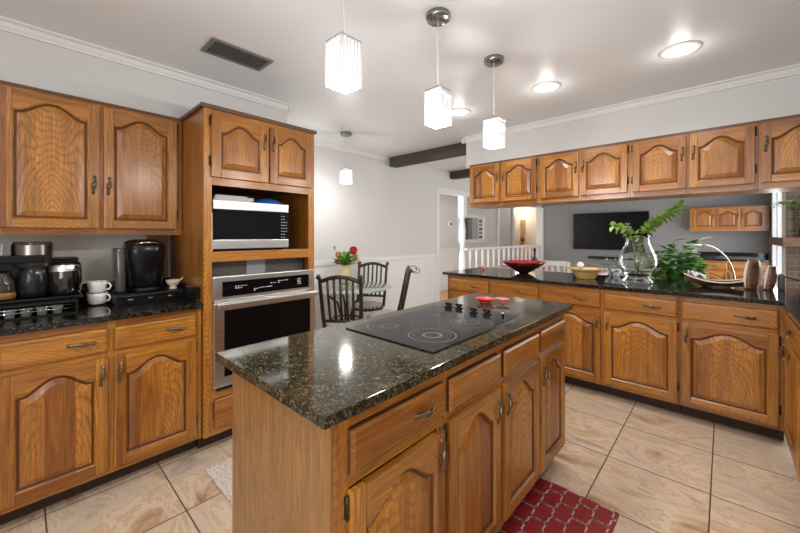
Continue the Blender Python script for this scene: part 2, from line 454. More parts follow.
# ------------------------------------------------------------ setting
CZ = 2.44
fl = MB().box(-3.7, 1.6, -1.5, 9.6, -0.05, 0.0)
struct('floor', fl, TILE)
hf = MB().box(-7.2, -3.701, 3.9, 13.2, -0.05, 0.0).box(-3.7, 1.6, 9.6, 13.2, -0.05, 0.0)
struct('floor_hall', hf, WOODF)
struct('ceiling', BX(-7.2, 1.6, -1.5, 13.2, CZ, CZ + 0.05), CEIL)

struct('wall_left', BX(-3.05, -2.97, -1.5, 1.50, 0.0, CZ), SPLASH)
struct('wall_return', BX(-3.55, -2.97, 1.50, 1.56, 0.0, CZ), WALL)
struct('wall_dining', MB().box(-3.65, -3.55, 1.56, 4.80, 0, CZ).box(-3.65, -3.55, 4.80, 9.40, 2.10, CZ), WALL)
struct('wall_back', MB().box(-3.05, -1.0, -1.5, -1.42, 0, CZ).box(1.2, 1.25, -1.5, -1.42, 0, CZ)
       .box(-1.0, 1.2, -1.5, -1.42, 0, 0.9).box(-1.0, 1.2, -1.5, -1.42, 2.1, CZ), WALL)
struct('wall_right', BX(1.17, 1.25, -1.42, 9.4, 0, CZ), WALL)
struct('wall_living', BX(-3.65, 1.25, 9.4, 9.5, 0, CZ), GREY)
struct('wall_hall', MB().box(-5.1, -5.0, 3.9, 10.8, 0, CZ).box(-5.1, -3.65, 3.8, 3.9, 0, CZ), WALL)
struct('wall_hall_end', MB().box(-7.2, 1.0, 13.0, 13.1, 0, CZ).box(-7.2, -7.1, 10.8, 13.0, 0, CZ).box(-7.2, -5.1, 10.7, 10.8, 0, CZ), BEIGE)
# soffits over the wall cabinets
struct('wall_soffit_left', BX(-2.97, -2.765, -1.42, 1.56, 2.10, CZ), WALL)
struct('wall_soffit_bar', BX(-2.19, 1.17, 3.50, 3.76, 2.10, CZ), WALL)

def crown_run(mb, p0, p1, nrm, h=0.055, d=0.05):
    # small crown moulding between p0 and p1 (xy), nrm points into the room
    p0 = Vector((*p0, 0)); p1 = Vector((*p1, 0)); n = Vector((*nrm, 0))
    prof = [(0, -h), (d * .28, -h), (d * .28, -h * .80), (d * .42, -h * .66), (d * .62, -h * .30), (d * .85, -h * .22), (d, -h * .16), (d, 0), (0, 0)]
    L = []
    for p in (p0, p1):
        L.append([p + n * a + Vector((0, 0, CZ + z)) for a, z in prof])
    mb.loops(L, 0, False, True, True, True)

c = MB()
crown_run(c, (-2.765, -1.42), (-2.765, 1.61), (1, 0))
crown_run(c, (-2.715, 1.56), (-3.5, 1.56), (0, 1))
struct('trim_1', c, WHITE)
c = MB(); crown_run(c, (-2.24, 3.50), (1.17, 3.50), (0, -1)); crown_run(c, (-2.19, 3.45), (-2.19, 3.80), (-1, 0))
struct('trim_2', c, WHITE)
c = MB(); crown_run(c, (-3.55, 1.56), (-3.55, 3.55), (1, 0))
struct('trim_3', c, WHITE)
# chair rail and wainscot skirting of the dining wall
c = MB().box(-3.55, -3.525, 1.56, 4.72, 0.955, 1.015, bev=0.006).box(-3.55, -3.538, 1.56, 4.72, 0.0, 0.955)
struct('trim_4', c, WHITE)
struct('baseboard_dining', BX(-3.538, -3.522, 1.56, 4.72, 0, 0.11, bev=0.004), WHITE)
# wide opening to the hall: casing, header, jamb by the grey wall
c = MB().box(-3.665, -3.53, 4.72, 4.81, 0, 2.13, bev=0.004).box(-3.66, -3.53, 4.81, 9.31, 2.05, 2.13, bev=0.004).box(-3.67, -3.50, 9.30, 9.39, 0, 2.05, bev=0.004)
struct('trim_5', c, WHITE)
# dark ceiling beams
for i, (yy) in enumerate((3.80, 5.25, 6.9, 8.4)):
    struct('trim_%d' % (6 + i), BX(-3.55, 1.17, yy - 0.12, yy + 0.02, 2.315, CZ, bev=0.008) if i else
           MB().box(-3.53, -2.19, 3.60, 3.74, 2.305, CZ, bev=0.012), BEAM)
# hall wainscot with beadboard grooves and cap
c = MB().box(-5.0, -4.97, 3.9, 10.8, 0.93, 0.98, bev=0.004).box(-5.0, -4.985, 3.9, 10.8, 0, 0.93)
for k in range(70): c.box(-4.986, -4.98, 3.92 + k * .098, 3.985 + k * .098, 0.1, 0.93)
struct('trim_10', c, WHITE)
struct('baseboard_hall', BX(-4.985, -4.965, 3.9, 10.8, 0, 0.12), WHITE)
c = MB().box(-5.02, -4.95, 10.72, 10.85, 0, 2.35, bev=.004).box(-5.02, -4.96, 9.75, 9.82, 0.98, 2.2, bev=.004)
struct('trim_11', c, WHITE)
# oak corner strip in the back corner next to the tower
struct('trim_12', BX(-2.965, -2.93, 0.60, 0.72, 1.02, 1.32), noisy('plain_oak_strip', (0.22, 0.12, 0.06), (0.45, 0.27, 0.14), 12, 0.5, stretch=(1, 1, .1)))
# right living-room wall: brick chimney breast
struct('wall_brick', MB().box(0.64, 1.17, 7.15, 9.4, 0, CZ), BRICK)
struct('window_1', MB().box(0.615, 0.64, 7.35, 8.75, 0.35, 2.1, 1).box(0.605, 0.642, 7.29, 7.38, 0.3, 2.15).box(0.605, 0.642, 8.72, 8.80, 0.3, 2.15)
       .box(0.605, 0.642, 7.38, 8.72, 0.3, 0.37).box(0.605, 0.642, 7.38, 8.72, 2.08, 2.15).box(0.605, 0.642, 8.0, 8.06, 0.37, 2.08), [WHITE, WINL])
struct('window_added', MB().box(-1.0, 1.2, -1.46, -1.45, 0.9, 2.1, 1).box(-1.0, 1.2, -1.47, -1.40, 0.86, 0.93).box(-1.0, 1.2, -1.47, -1.40, 2.07, 2.13)
       .box(-1.04, -0.97, -1.47, -1.40, 0.86, 2.13).box(1.13, 1.2, -1.47, -1.40, 0.86, 2.13).box(0.07, 0.12, -1.47, -1.41, 0.93, 2.07), [WHITE, WINL])  # unseen rear window, added to go with the fill lamp

# ------------------------------------------------------------ cabinet parts (local: x right, -y front, z up)
def bell(t, sh=0.035):
    if t < sh or t > 1 - sh: return 0.0
    u = abs(2 * (t - sh) / (1 - 2 * sh) - 1) ** 1.15
    return 1 - u * u * (3 - 2 * u)

def make_handle_mesh():
    mb = MB()
    n = 15; pts = []; rad = []
    for i in range(n):
        t = i / (n - 1) * 2 - 1
        z = t * 0.056
        y = -0.004 - 0.024 * (1 - abs(t) ** 2.6)
        pts.append((0.0035 * math.sin(t * 3.0), y, z))
        rad.append([0.003, 0.0062, 0.0072, 0.0046, 0.0036, 0.0052, 0.0075, 0.0088, 0.0075, 0.0052, 0.0036, 0.0046, 0.0072, 0.0062, 0.003][i])
    mb.tube(pts, rad, 8)
    for sgn in (-1, 1):
        mb.sphere((0, -0.003, sgn * 0.047), 0.013, sc=(0.75, 0.40, 1.3), sub=2)
        mb.sphere((0, -0.003, sgn * 0.066), 0.0065, sc=(0.6, 0.45, 1.9), sub=1)
        mb.tube([(0, 0, sgn * 0.045), (0, -0.018, sgn * 0.042)], 0.0042, 6)
    o = mb.build('handle', BRASS)
    me = o.data
    bpy.data.objects.remove(o)
    return me
HMESH = make_handle_mesh()
def make_hinge_mesh():
    mb = MB().box(-0.006, 0.006, -0.012, 0.001, -0.028, 0.028, bev=0.002).tube([(0, -0.013, -0.03), (0, -0.013, 0.03)], 0.004, 6)
    o = mb.build('hinge', HINGE); me = o.data; bpy.data.objects.remove(o); return me
GMESH = make_hinge_mesh()

def add_handle(parent, x, y, z, horiz=False):
    o = bpy.data.objects.new('handle', HMESH); COL.objects.link(o); o.parent = parent
    o.location = (x, y, z); o.scale = (1.2, 1.1, 1.08)
    if horiz: o.rotation_euler = (0, R(90), 0)
    return o

def door(parent, x0, x1, z0, z1, y, side, hz=None, arch=None, sw=None, name='cabinet_door', hinges=True):
    """overlay door lying on the face plane y; side = 'L'/'R' where the handle sits"""
    w = x1 - x0; h = z1 - z0; T = 0.02
    sw = sw or min(0.047, w * 0.14)
    A = arch if arch is not None else min(0.062, w * 0.17)
    hw = w / 2
    mb = MB()
    # stiles (slot 0 vertical grain)
    mb.box(-hw, -hw + sw, -T, 0, 0, h, 0, 0.003).box(hw - sw, hw, -T, 0, 0, h, 0, 0.003)
    mb.box(-hw + sw, hw - sw, -T + .0003, 0, 0, sw, 1, 0.003)
    N = 28
    ts = [i / N for i in range(N + 1)]
    top = h - 0.038
    iw = w - 2 * sw
    arc = [(-hw + sw + iw * t, top - A + A * bell(t)) for t in ts]
    mb.prism([(x, z) for x, z in arc] + [(hw - sw, h), (-hw + sw, h)], -T + .0003, 0, 1)
    def ring(d, yy):
        xs0 = -hw + sw + d; xw = iw - 2 * d
        bot = [(xs0 + xw * t, yy, sw + d) for t in ts]
        tp = [(xs0 + xw * t, yy, top - A + A * bell(t) - d) for t in ts]
        return bot + tp[::-1]
    R0 = [ring(0, -T + .0003), ring(0.006, -0.013), ring(0.010, -0.008), ring(0.016, -0.008), ring(0.040, -0.0165)]
    vs = mb.loops(R0, 0, False, True)
    mb.bm.faces.ensure_lookup_table()
    for li in (1, 2):
        for v_ in vs[li]:
            for f in v_.link_faces:
                if all((w_ in vs[1] or w_ in vs[2] or w_ in vs[3]) for w_ in f.verts): f.material_index = 2
    last = vs[-1]; M = N + 1
    for i in range(N):
        f = mb.bm.faces.new((last[i], last[i + 1], last[2 * M - 2 - i], last[2 * M - 1 - i])); f.material_index = 0
    o = mb.build(name, [OAKV, OAKH, GROOVE], parent, loc=((x0 + x1) / 2, y, z0))
    if hz is None: hz = h * 0.66
    hx = (-hw + sw * .48) if side == 'L' else (hw - sw * .48)
    add_handle(o, hx, -T, hz)
    if hinges:
        gx = (hw + 0.005) if side == 'L' else (-hw - 0.005)
        for gz in (0.07, h - 0.07):
            g = bpy.data.objects.new('hinge', GMESH); COL.objects.link(g); g.parent = o; g.location = (gx, -0.001, gz)
    return o

def drawer(parent, x0, x1, z0, z1, y, handle=True, name='drawer', handles=None):
    hw = (x1 - x0) / 2; h = z1 - z0
    mb = MB()
    def rect(d, yy): return [(-hw + d, yy, d), (hw - d, yy, d), (hw - d, yy, h - d), (-hw + d, yy, h - d)]
    mb.loops([rect(0, 0), rect(0, -0.012)], 1, False, True, True)  # dark sides: shade of the gaps painted in along with the glaze
    mb.loops([rect(0, -0.012), rect(0.003, -0.0155), rect(0.009, -0.0195), rect(0.012, -0.020)], 0, False, True, False, True)
    o = mb.build(name, [OAKH, GROOVE], parent, loc=((x0 + x1) / 2, y, z0))
    if handle: add_handle(o, 0, -0.02, h / 2, True)
    return o

def frame_body(parent, w, d, z0, z1, stiles, rails, toe=0.0, name='cabinet_body', endpanels=True, x_off=0.0):
    """carcass box from y=0 (face) back to y=d; stiles list of (x0,x1); rails list of (z0,z1)"""
    mb = MB()
    mb.box(x_off, x_off + w, 0.018, d, z0, z1, 0)
    for a, b in stiles: mb.box(a, b, 0, 0.019, z0, z1, 0, 0.0015)
    for a, b in rails: mb.box(x_off + 0.002, x_off + w - 0.002, 0.0006, 0.019, a, b, 1)
    o = mb.build(name, [OAKV, OAKH], parent)
    if toe:
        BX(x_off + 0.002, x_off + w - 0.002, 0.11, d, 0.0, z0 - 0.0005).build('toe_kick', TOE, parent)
    return o

ZB0, ZB1 = 0.102, 0.884       # base cabinet box
DZ0, DZ1 = 0.728, 0.848       # drawer fronts
DR0, DR1 = 0.130, 0.700       # base doors

def base_cabinet(label, loc, rz, w, d, cells, group=None, end_stiles=(0.03, 0.03), name='base_cabinet'):
    """cells: list of (x0,x1,handle side,has drawer handle)"""
    t = thing(name, label, 'cabinet', loc, rz, group)
    st = [(0, cells[0][0] + 0.008)]
    for a, b in zip(cells[:-1], cells[1:]): st.append((a[1] - 0.008, b[0] + 0.008))
    st.append((cells[-1][1] - 0.008, w))
    frame_body(t, w, d, ZB0, ZB1, st, [(ZB0, 0.145), (0.69, 0.74), (0.838, ZB1)], toe=0.1)
    for c_ in cells:
        drawer(t, c_[0], c_[1], DZ0, DZ1, 0)
        door(t, c_[0], c_[1], DR0, DR1, 0, c_[2], hz=0.40)
    return t

# left base cabinet: face plane x=-2.305 (door fronts at -2.285); local x = world Y
LY0 = -0.90
def lw(y): return y - LY0
base_cabinet('oak base cabinet on the left under the coffee machines', (-2.305, LY0, 0), R(90), 0.738 - LY0, 0.655,
             [(lw(-0.84), lw(-0.47), 'R', 1), (lw(-0.445), lw(-0.09), 'L', 1), (lw(-0.065), lw(0.301), 'R', 1), (lw(0.327), lw(0.705), 'L', 1)])
# left wall cabinet
t = thing('wall_cabinet', 'oak wall cabinet on the left hanging above the coffee machines', 'cabinet', (-2.682, LY0, 0), R(90))
frame_body(t, 0.738 - LY0, 0.285, 1.32, 2.10, [(0, .06), (lw(-0.47) - .005, lw(-.445) + .005), (lw(-.09) - .01, lw(-.075) + .01), (lw(.30), lw(.342)), (lw(.695), lw(.738))],
           [(1.32, 1.372), (2.05, 2.10)])
for a, b, s_ in ((-0.84, -0.47, 'R'), (-0.445, -0.10, 'L'), (-0.075, 0.31, 'R'), (0.332, 0.705, 'L')):
    door(t, lw(a), lw(b), 1.358, 2.068, 0, s_, hz=0.165)
BX(0, lw(.738), -0.006, 0.02, 2.085, 2.10).build('top_moulding', OAKT, t)

# left countertop with back splash
c = MB().box(-2.965, -2.274, LY0, 0.738, 0.885, 0.914, bev=0.003).box(-2.965, -2.945, LY0, 0.738, 0.914, 1.015, bev=0.002).box(-2.945, -2.33, 0.718, 0.738, 0.9135, 1.005, bev=0.002)
tag(c.build('countertop', GRAN), 'dark polished granite countertop with low splash under the coffee machines', 'countertop')

# ------------------------------------------------------------ tall oven tower
TY0 = 0.743; TW = 0.770
def ty(y): return y - TY0
t = thing('oven_tower_cabinet', 'tall oak tower cabinet holding the microwave and the wall oven', 'cabinet', (-2.283, TY0, 0), R(90))
mb = MB()
D_ = 0.68
mb.box(0, 0.02, 0.018, D_, 0.10, 2.085, 0).box(TW - 0.02, TW, 0.018, D_, 0.10, 2.085, 0)          # sides
mb.box(0.02, TW - 0.02, D_ - 0.02, D_, 0.10, 2.085, 2)                                            # back
mb.box(0.02, TW - 0.02, 0.018, D_ - 0.02, 1.655, 2.085, 2)                                        # upper box
mb.box(0.02, TW - 0.02, 0.018, D_ - 0.02, 1.160, 1.217, 2)                                        # microwave floor
mb.box(0.02, TW - 0.02, 0.018, D_ - 0.02, 0.10, 0.36, 2)
mb.build('tower_carcass', [OAKV, OAKH, OAKD], t)
mb = MB()
mb.box(0, 0.046, 0, 0.019, 0.10, 2.085, 0, .0015).box(TW - 0.05, TW, 0, 0.019, 0.10, 2.085, 0, .0015)
mb.box(0.044, TW - .048, 0.0006, 0.019, 1.625, 1.685, 1).box(0.044, TW - .048, 0.0006, 0.019, 2.03, 2.085, 1)
mb.box(0.39, 0.42, 0, 0.019, 1.66, 2.05, 0)
mb.box(0.044, TW - .048, -0.001, 0.019, 1.155, 1.217, 1, .002)
mb.box(0.044, TW - .048, 0.0006, 0.019, 0.10, 0.385, 1)
mb.build('face_frame', [OAKV, OAKH], t)
door(t, ty(.782), ty(1.141), 1.672, 2.052, 0, 'R', hz=0.185, sw=.055)
door(t, ty(1.153), ty(1.488), 1.672, 2.052, 0, 'L', hz=0.185, sw=.055)
mb = MB()
mb.box(-0.018, TW + 0.012, -0.018, D_ , 2.085, 2.108, bev=0.004)
mb.build('top_moulding', OAKT, t)
drawer(t, ty(.80), ty(1.475), 0.142, 0.318, 0, handle=False, name='bottom_panel')
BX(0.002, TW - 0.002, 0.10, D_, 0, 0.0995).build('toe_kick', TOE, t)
# slot above the oven
mb = MB().box(0.046, TW - .05, 0.075, 0.085, 1.03, 1.158)
mb.build('vent_slot_panel', FOIL, t)
BX(ty(1.03), ty(1.16), 0.069, 0.0745, 1.06, 1.15).build('painted_reflection', simple('reflection_grey', (0.20, 0.20, 0.21), .4), t)  # pale sheet painted in for a reflection inside the slot

# wall oven
t = thing('wall_oven', 'stainless steel wall oven with black control panel set in the oak tower', 'oven', (-2.283, TY0, 0.39), R(90))
oz = 0.39
a0, a1 = ty(.790), ty(1.502)
mb = MB().box(a0, a1, -0.012, 0.018, 0.915 - oz, 1.062 - oz, 0, .003)            # control frame
mb.box(a0 + .02, a1 - .03, 0.0185, 0.06, 0.0, 1.062 - oz, 0)
mb.build('control_frame', STEEL, t)
mb = MB().box(a0 + .055, a1 - .045, -0.0135, -0.006, 0.937 - oz, 1.030 - oz, 0, .001)
o = mb.build('control_panel', BGLASS, t)
ic = MB()
rr_ = random.Random(3)
for (px, pz, n) in ((0.18, 0.604, 5), (0.18, 0.592, 3), (0.30, 0.575, 2), (0.335, 0.580, 6), (0.30, 0.565, 1), (0.415, 0.602, 3), (0.47, 0.612, 5), (0.47, 0.600, 1), (0.62, 0.60, 2), (0.62, 0.588, 2), (0.62, 0.612, 2), (0.62, 0.576, 2)):
    for k in range(n):
        ic.box(px + k * .016, px + k * .016 + rr_.uniform(.006, .012), -0.0142, -0.0136, pz, pz + rr_.uniform(.003, .006))
o2 = ic.build('control_icons', ICON, o)
mb = MB().box(a0, a1, -0.030, 0.018, 0.0, 0.905 - oz, 0, .004)
dr = mb.build('oven_door', STEEL, t)
BX(a0 + .06, a1 - .045, -0.032, -0.029, 0.06, 0.855 - oz, bev=.001).build('door_glass', BGLASS, dr)
mb = MB().box(a0 + .01, a1 - .005, -0.072, -0.052, 0.872 - oz, 0.905 - oz, 0, .008).box(a0 + .04, a0 + .07, -0.056, -0.030, 0.878 - oz, 0.9 - oz, 0, .002).box(a1 - .07, a1 - .04, -0.056, -0.030, 0.878 - oz, 0.9 - oz, 0, .002)
mb.build('handle', STEEL, dr)
BX(a0 + .02, a1 - .02, -0.02, 0.0, -0.022, -0.0005).build('lower_vent', MBLACK, t)

# microwave
t = thing('microwave', 'stainless and black countertop microwave in the tower niche above the oven', 'microwave', (-2.295, TY0, 1.218), R(90))
m0, m1 = ty(.800), ty(1.306)
BX(m0, m1, 0.018, 0.38, 0.012, 0.318, bev=.004).build('microwave_body', DGREY, t)
BX(m0 + .03, m1 - .03, 0.03, 0.36, 0, 0.0118).build('feet_tray', MBLACK, t)
BX(m0, m1, 0.0, 0.0178, 0.262, 0.318, bev=.003).build('top_band', STEEL, t)
BX(m0, m1, 0.0, 0.0178, 0.014, 0.072, bev=.003).build('bottom_band', STEEL, t)
BX(m0, m1 - .065, 0.002, 0.0175, 0.0725, 0.2615).build('door_window', BGLASS, t)
o = BX(m1 - .0645, m1, 0.002, 0.0175, 0.0725, 0.2615).build('keypad', BLACK, t)
ic = MB()
for r_ in range(8):
    for q in range(3 if 1 < r_ < 6 else 2):
        ic.box(m1 - .056 + q * .018, m1 - .047 + q * .018, 0.0012, 0.0019, .085 + r_ * .021, .0885 + r_ * .021)
ic.build('keypad_icons', ICON, o)
BX(m0 - .010, m0 - .002, 0.004, 0.03, -0.002 + .002, 0.24).build('door_edge', WHITE, t)
tag(MB().box(-2.47, -2.32, 0.81, 1.05, 1.537, 1.545).box(-2.50, -2.33, 0.82, 1.07, 1.546, 1.566, bev=.003).box(-2.48, -2.34, 0.83, 1.03, 1.567, 1.575).build('paper_stack', PAPER),
    'stack of grey papers and a flat folder on top of the microwave', 'papers')
tag(MB().lathe([(0.001, 0.045), (0.03, 0.044), (0.075, 0.034), (0.105, 0.010), (0.108, 0.0), (0.10, 0.0), (0.0, 0.03)], (-2.43, 1.21, 1.537), 24).build('food_cover', BLUEL),
    'blue domed lid lying on top of the microwave', 'lid')

# ------------------------------------------------------------ island
IX0, IX1, IY0, IY1 = -1.286, -0.649, 0.456, 2.195
BY0 = 0.502
def iy(y): return y - BY0
t = thing('kitchen_island', 'oak kitchen island with arched panel doors under the cooktop', 'kitchen island', (-0.684, BY0, 0), R(90))
IW = 2.145 - BY0
mb = MB()
mb.box(0, IW, 0.018, 0.565, 0.10, 0.884, 0)
for a, b in ((0, iy(.555)), (iy(.930), iy(.974)), (iy(1.322), iy(1.368)), (iy(1.728), iy(1.768)), (iy(2.105), IW)):
    mb.box(a, b, 0, 0.019, 0.10, 0.884, 0, .0015)
for a, b in ((.10, .15), (.692, .738), (.840, .884)): mb.box(0.002, IW - .002, 0.0006, 0.019, a, b, 1)
mb.build('island_body', [OAKV, OAKH], t)
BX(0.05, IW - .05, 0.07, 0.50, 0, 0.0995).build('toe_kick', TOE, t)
drawer(t, iy(.549), iy(.937), .727, .838, 0)
drawer(t, iy(.968), iy(1.330), .727, .836, 0, handle=False, name='false_drawer_front')
drawer(t, iy(1.363), iy(1.735), .727, .836, 0, handle=False, name='false_drawer_front')
drawer(t, iy(1.762), iy(2.111), .735, .838, 0)
door(t, iy(.549), iy(.937), .130, .688, 0, 'R', hz=.40, arch=.072)
door(t, iy(.966), iy(1.325), .130, .700, 0, 'R', hz=.40, arch=.072)
door(t, iy(1.363), iy(1.728), .130, .700, 0, 'L', hz=.40, arch=.072)
door(t, iy(1.762), iy(2.105), .130, .706, 0, 'L', hz=.40, arch=.072)
# island end panel trim stile on the corner facing the camera
mb = MB().box(-0.004, 0.0, 0.0, 0.565, 0.10, 0.884, 0)
mb.build('end_panel', [oak('oak_end_panel', 'z', (0.40, 0.205, 0.070), (0.27, 0.125, 0.038), (0.08, 0.03, 0.009), 0.4, 1.0, 0.28)], t)
tag(BX(IX0, IX1, IY0, IY1, 0.885, 0.914, bev=.0015).build('countertop', GRANI), 'speckled brown granite countertop slab on the kitchen island', 'countertop')

# cooktop
t = thing('cooktop', 'black glass electric cooktop set into the island countertop', 'cooktop', (-0.966, 1.320, 0.9145))
CX0, CX1, CY0, CY1 = -1.200, -0.728, 0.953, 1.686
def cc(x, y): return (x + .966, y - 1.320)
x0, y0 = cc(CX0, CY0); x1, y1 = cc(CX1, CY1)
BX(x0, x1, y0, y1, 0, 0.005, bev=.0015).build('glass_top', COOKM, t)
def flat_ring(mb, c_, r0, r1, z, seg=40, m=0):
    L = [[(c_[0] + r * math.cos(2 * PI * k / seg), c_[1] + r * math.sin(2 * PI * k / seg), z) for k in range(seg)] for r in (r0, r1)]
    mb.loops(L, m, False)
for (bx_, by_, br_) in ((-.855, 1.115, .098), (-1.078, 1.10, .100), (-.850, 1.40, .095), (-1.075, 1.41, .085)):
    mb = MB(); c_ = cc(bx_, by_)
    flat_ring(mb, c_, br_ - .006, br_, .0054)
    flat_ring(mb, c_, br_ * .74, br_ * .76, .0054)
    flat_ring(mb, c_, br_ * .30, br_ * .42, .0052)
    mb.build('burner', RINGM if by_ == 1.115 else RINGF, t)
for kx, ky in ((-1.122, 1.612), (-1.062, 1.625), (-.945, 1.58), (-.880, 1.60)):
    p = cc(kx, ky)
    o = MB().cyl(p, .023, .0052, .011, 20, bev=.002).cyl(p, .013, .011, .024, 16, bev=.003).box(p[0] - .021, p[0] + .021, p[1] - .005, p[1] + .005, .018, .030, bev=.002).build('control_knob', BLACK, t)
p = cc(-.795, 1.61)
MB().box(p[0] - .007, p[0] + .007, p[1] - .007, p[1] + .007, .0052, .030, bev=.002).box(p[0] - .006, p[0] + .006, p[1] - .0078, p[1] - .007, .020, .026, 1).build('thermometer', [BLACK, ICON], t)

# red spoon rest with a pale side dish
t = thing('spoon_rest', 'red double spoon rest dish standing behind the cooktop on the island', 'spoon rest', (-1.02, 1.90, 0.915))
MB().lathe([(0.0, 0.016), (0.03, 0.017), (0.055, 0.024), (0.062, 0.028), (0.060, 0.024), (0.035, 0.008), (0.0, 0.006)], (-.03, -.01, 0), 28, sx=1.0, sy=.85).lathe([(0.0, .0), (.03, .0), (.03, .007), (0, .007)], (-.03, -.01, 0), 16).build('large_dish', REDP, t)
MB().lathe([(0.0, 0.024), (0.03, 0.025), (0.040, 0.030), (0.041, 0.027), (0.030, 0.020), (0.0, 0.019)], (.055, .035, 0), 24, sx=1.1, sy=.85).lathe([(0.0, .0), (.012, .0), (.008, .01), (.008, .02), (0, .02)], (.055, .035, 0), 14).build('small_dish', PINKP, t)

# ------------------------------------------------------------ bar run on the right
RW0 = -2.241
def rb(label, x0, x1, cells):
    return base_cabinet(label, (x0, 3.208, 0), 0, x1 - x0, 0.66, [(a - x0, b - x0, s_, 1) for a, b, s_ in cells])
rb('oak base cabinet at the left end of the bar counter, by the red bowl', -2.241, -1.2235, [(-2.213, -1.742, 'R'), (-1.718, -1.240, 'L')])
rb('oak base cabinet in the middle of the bar counter, below the glass vase', -1.2225, -0.2330, [(-1.206, -0.738, 'R'), (-0.710, -0.247, 'L')])
rb('oak base cabinet with one wide door at the right end of the bar', -0.2320, 0.2845, [(-0.219, 0.251, 'L')])
base_cabinet('oak base cabinet turning the corner at the right edge of the view', (0.286, 3.190, 0), R(-90), 1.9, 0.64,
             [(0.06, 0.52, 'L', 1), (0.545, 1.0, 'R', 1), (1.03, 1.45, 'L', 1), (1.475, 1.87, 'R', 1)])
c = MB().box(-2.294, 1.16, 3.176, 4.03, 0.885, 0.914, bev=.003).box(0.256, 1.16, 1.27, 3.20, 0.8852, 0.9138, bev=.003)
tag(c.build('countertop', GRAN), 'long black granite bar countertop running right behind the island', 'countertop')

# wall cabinets above the bar
def up(label, x0, x1, cells, grp=None):
    t = thing('wall_cabinet', label, 'cabinet', (x0, 3.408, 0), 0, grp)
    w = x1 - x0
    cs = [(a - x0, b - x0, s_) for a, b, s_ in cells]
    st = [(0, cs[0][0] + .008)]
    for a, b in zip(cs[:-1], cs[1:]): st.append((a[1] - .008, b[0] + .008))
    st.append((cs[-1][1] - .008, w))
    frame_body(t, w, .335, 1.63, 2.098, st, [(1.63, 1.685), (2.06, 2.098)])
    for a, b, s_ in cs: door(t, a, b, 1.672, 2.068, 0, s_, hz=.175)
    BX(0, w, -0.005, 0.01, 2.084, 2.099).build('top_moulding', OAKT, t)
    return t
up('oak wall cabinet at the left end above the bar counter', -2.087, -1.3215, [(-2.072, -1.721, 'R'), (-1.702, -1.340, 'L')])
up('oak wall cabinet second from the left above the bar, over the television', -1.3205, -0.5680, [(-1.301, -.957, 'R'), (-.944, -.586, 'L')])
up('oak wall cabinet second from the right above the bar, over the far plant', -0.5670, 0.1715, [(-.548, -.209, 'R'), (-.189, .155, 'L')])
up('oak wall cabinet running out of view at the right end above the bar', 0.1725, 1.0, [(.185, .56, 'L'), (.60, .97, 'R')])

# ------------------------------------------------------------ ceiling lights, pendants, vent
def make_pendant(label, x, y, zt=2.052, zb=1.88, group='crystal pendant lamps'):
    t = thing('pendant_lamp', label, 'pendant lamp', (x, y, CZ), 0, group)
    MB().lathe([(0.0, -0.028), (0.055, -0.028), (0.062, -0.022), (0.063, 0.0), (0.0, 0.0)], (0, 0, 0), 28).build('canopy', bpy.data.materials.get('dull_chrome') or simple('dull_chrome', (0.30, 0.30, 0.30), 0.22, 0.9), t)
    MB().tube([(0, 0, -0.027), (0, 0, zt - CZ + .028)], 0.0035, 8).build('cord', WHITE, t)
    top = zt - CZ; bot = zb - CZ
    s_ = .049
    MB().box(-s_, s_, -s_, s_, top - .004, top + .004, bev=.001).lathe([(0, .03), (.010, .028), (.012, .004), (0, .004)], (0, 0, top), 12).build('top_plate', CHROME, t)
    mb = MB()
    n = 6
    for k in range(n):
        u = -s_ + 2 * s_ * (k + .0) / n + s_ / n
        for (px, py) in ((u, -s_), (u, s_), (-s_, u), (s_, u)):
            mb.tube([(px, py, top - .006), (px, py, top - .040)], .0066, 6, 1)
            mb.tube([(px, py, top - .0402), (px, py, bot + .004), (px, py, bot)], [.0066, .0066, .003], 6, 0)
    mb.build('crystal_shade', [CRYS, CRYT], t)
    MB().lathe([(0.0, -.10), (.018, -.09), (.024, -.07), (.018, -.045), (.010, -.02), (0, -.02)], (0, 0, top - .01), 14).build('bulb', BULB, t)
    add_light('pendant_light', 'POINT', (0, 0, bot - .03), PEND_W, (1, .98, .95), .05, parent=t)
    return t
make_pendant('crystal pendant lamp nearest the camera, left of the three over the island', -1.07, .84, 2.056, 1.886)
make_pendant('middle one of the three crystal pendant lamps over the island', -1.07, 1.444)
make_pendant('crystal pendant lamp over the far end of the island, in front of the bar soffit', -1.075, 2.045)
make_pendant('small crystal pendant lamp hanging over the round dining table', -3.04, 2.42, 2.045, 1.890)

def can(x, y, label, r=.066, power=CAN_W):
    t = thing('ceiling_light', label, 'ceiling light', (x, y, CZ), 0, 'round recessed ceiling lights')
    MB().lathe([(r + .040, 0.0), (r + .036, -.005), (r, -.008), (r - .004, -.002), (r - .004, 0)], (0, 0, -.0005), 32).build('trim_ring', WHITE, t)
    MB().lathe([(0, -.014), (r * .5, -.012), (r - .006, -.003)], (0, 0, 0), 28).build('lens', CANM, t)
    add_light('downlight', 'SPOT', (0, 0, -.03), power, (1, .975, .94), .07, parent=t, spot=158)
    add_light('downlight_glow', 'POINT', (0, 0, -.07), power * .05, (1, .975, .94), .05, parent=t)
    return t
can(-.195, 2.71, 'rightmost and largest round recessed ceiling light above the bar')
can(-.989, 2.70, 'round recessed ceiling light in the middle of the row')
can(-1.77, 2.707, 'round recessed ceiling light half hidden behind the middle pendant')
can(.35, .95, 'added recessed ceiling light outside the frame on the right')  # unseen lamp added to light the kitchen from the right
can(-.45, -.55, 'added recessed ceiling light behind the camera')  # added lamp, never in view, lights the room from the rear
can(-1.75, -.35, 'added recessed ceiling light outside the frame on the left', power=CAN_W * .8)  # added out-of-view lamp for the left side

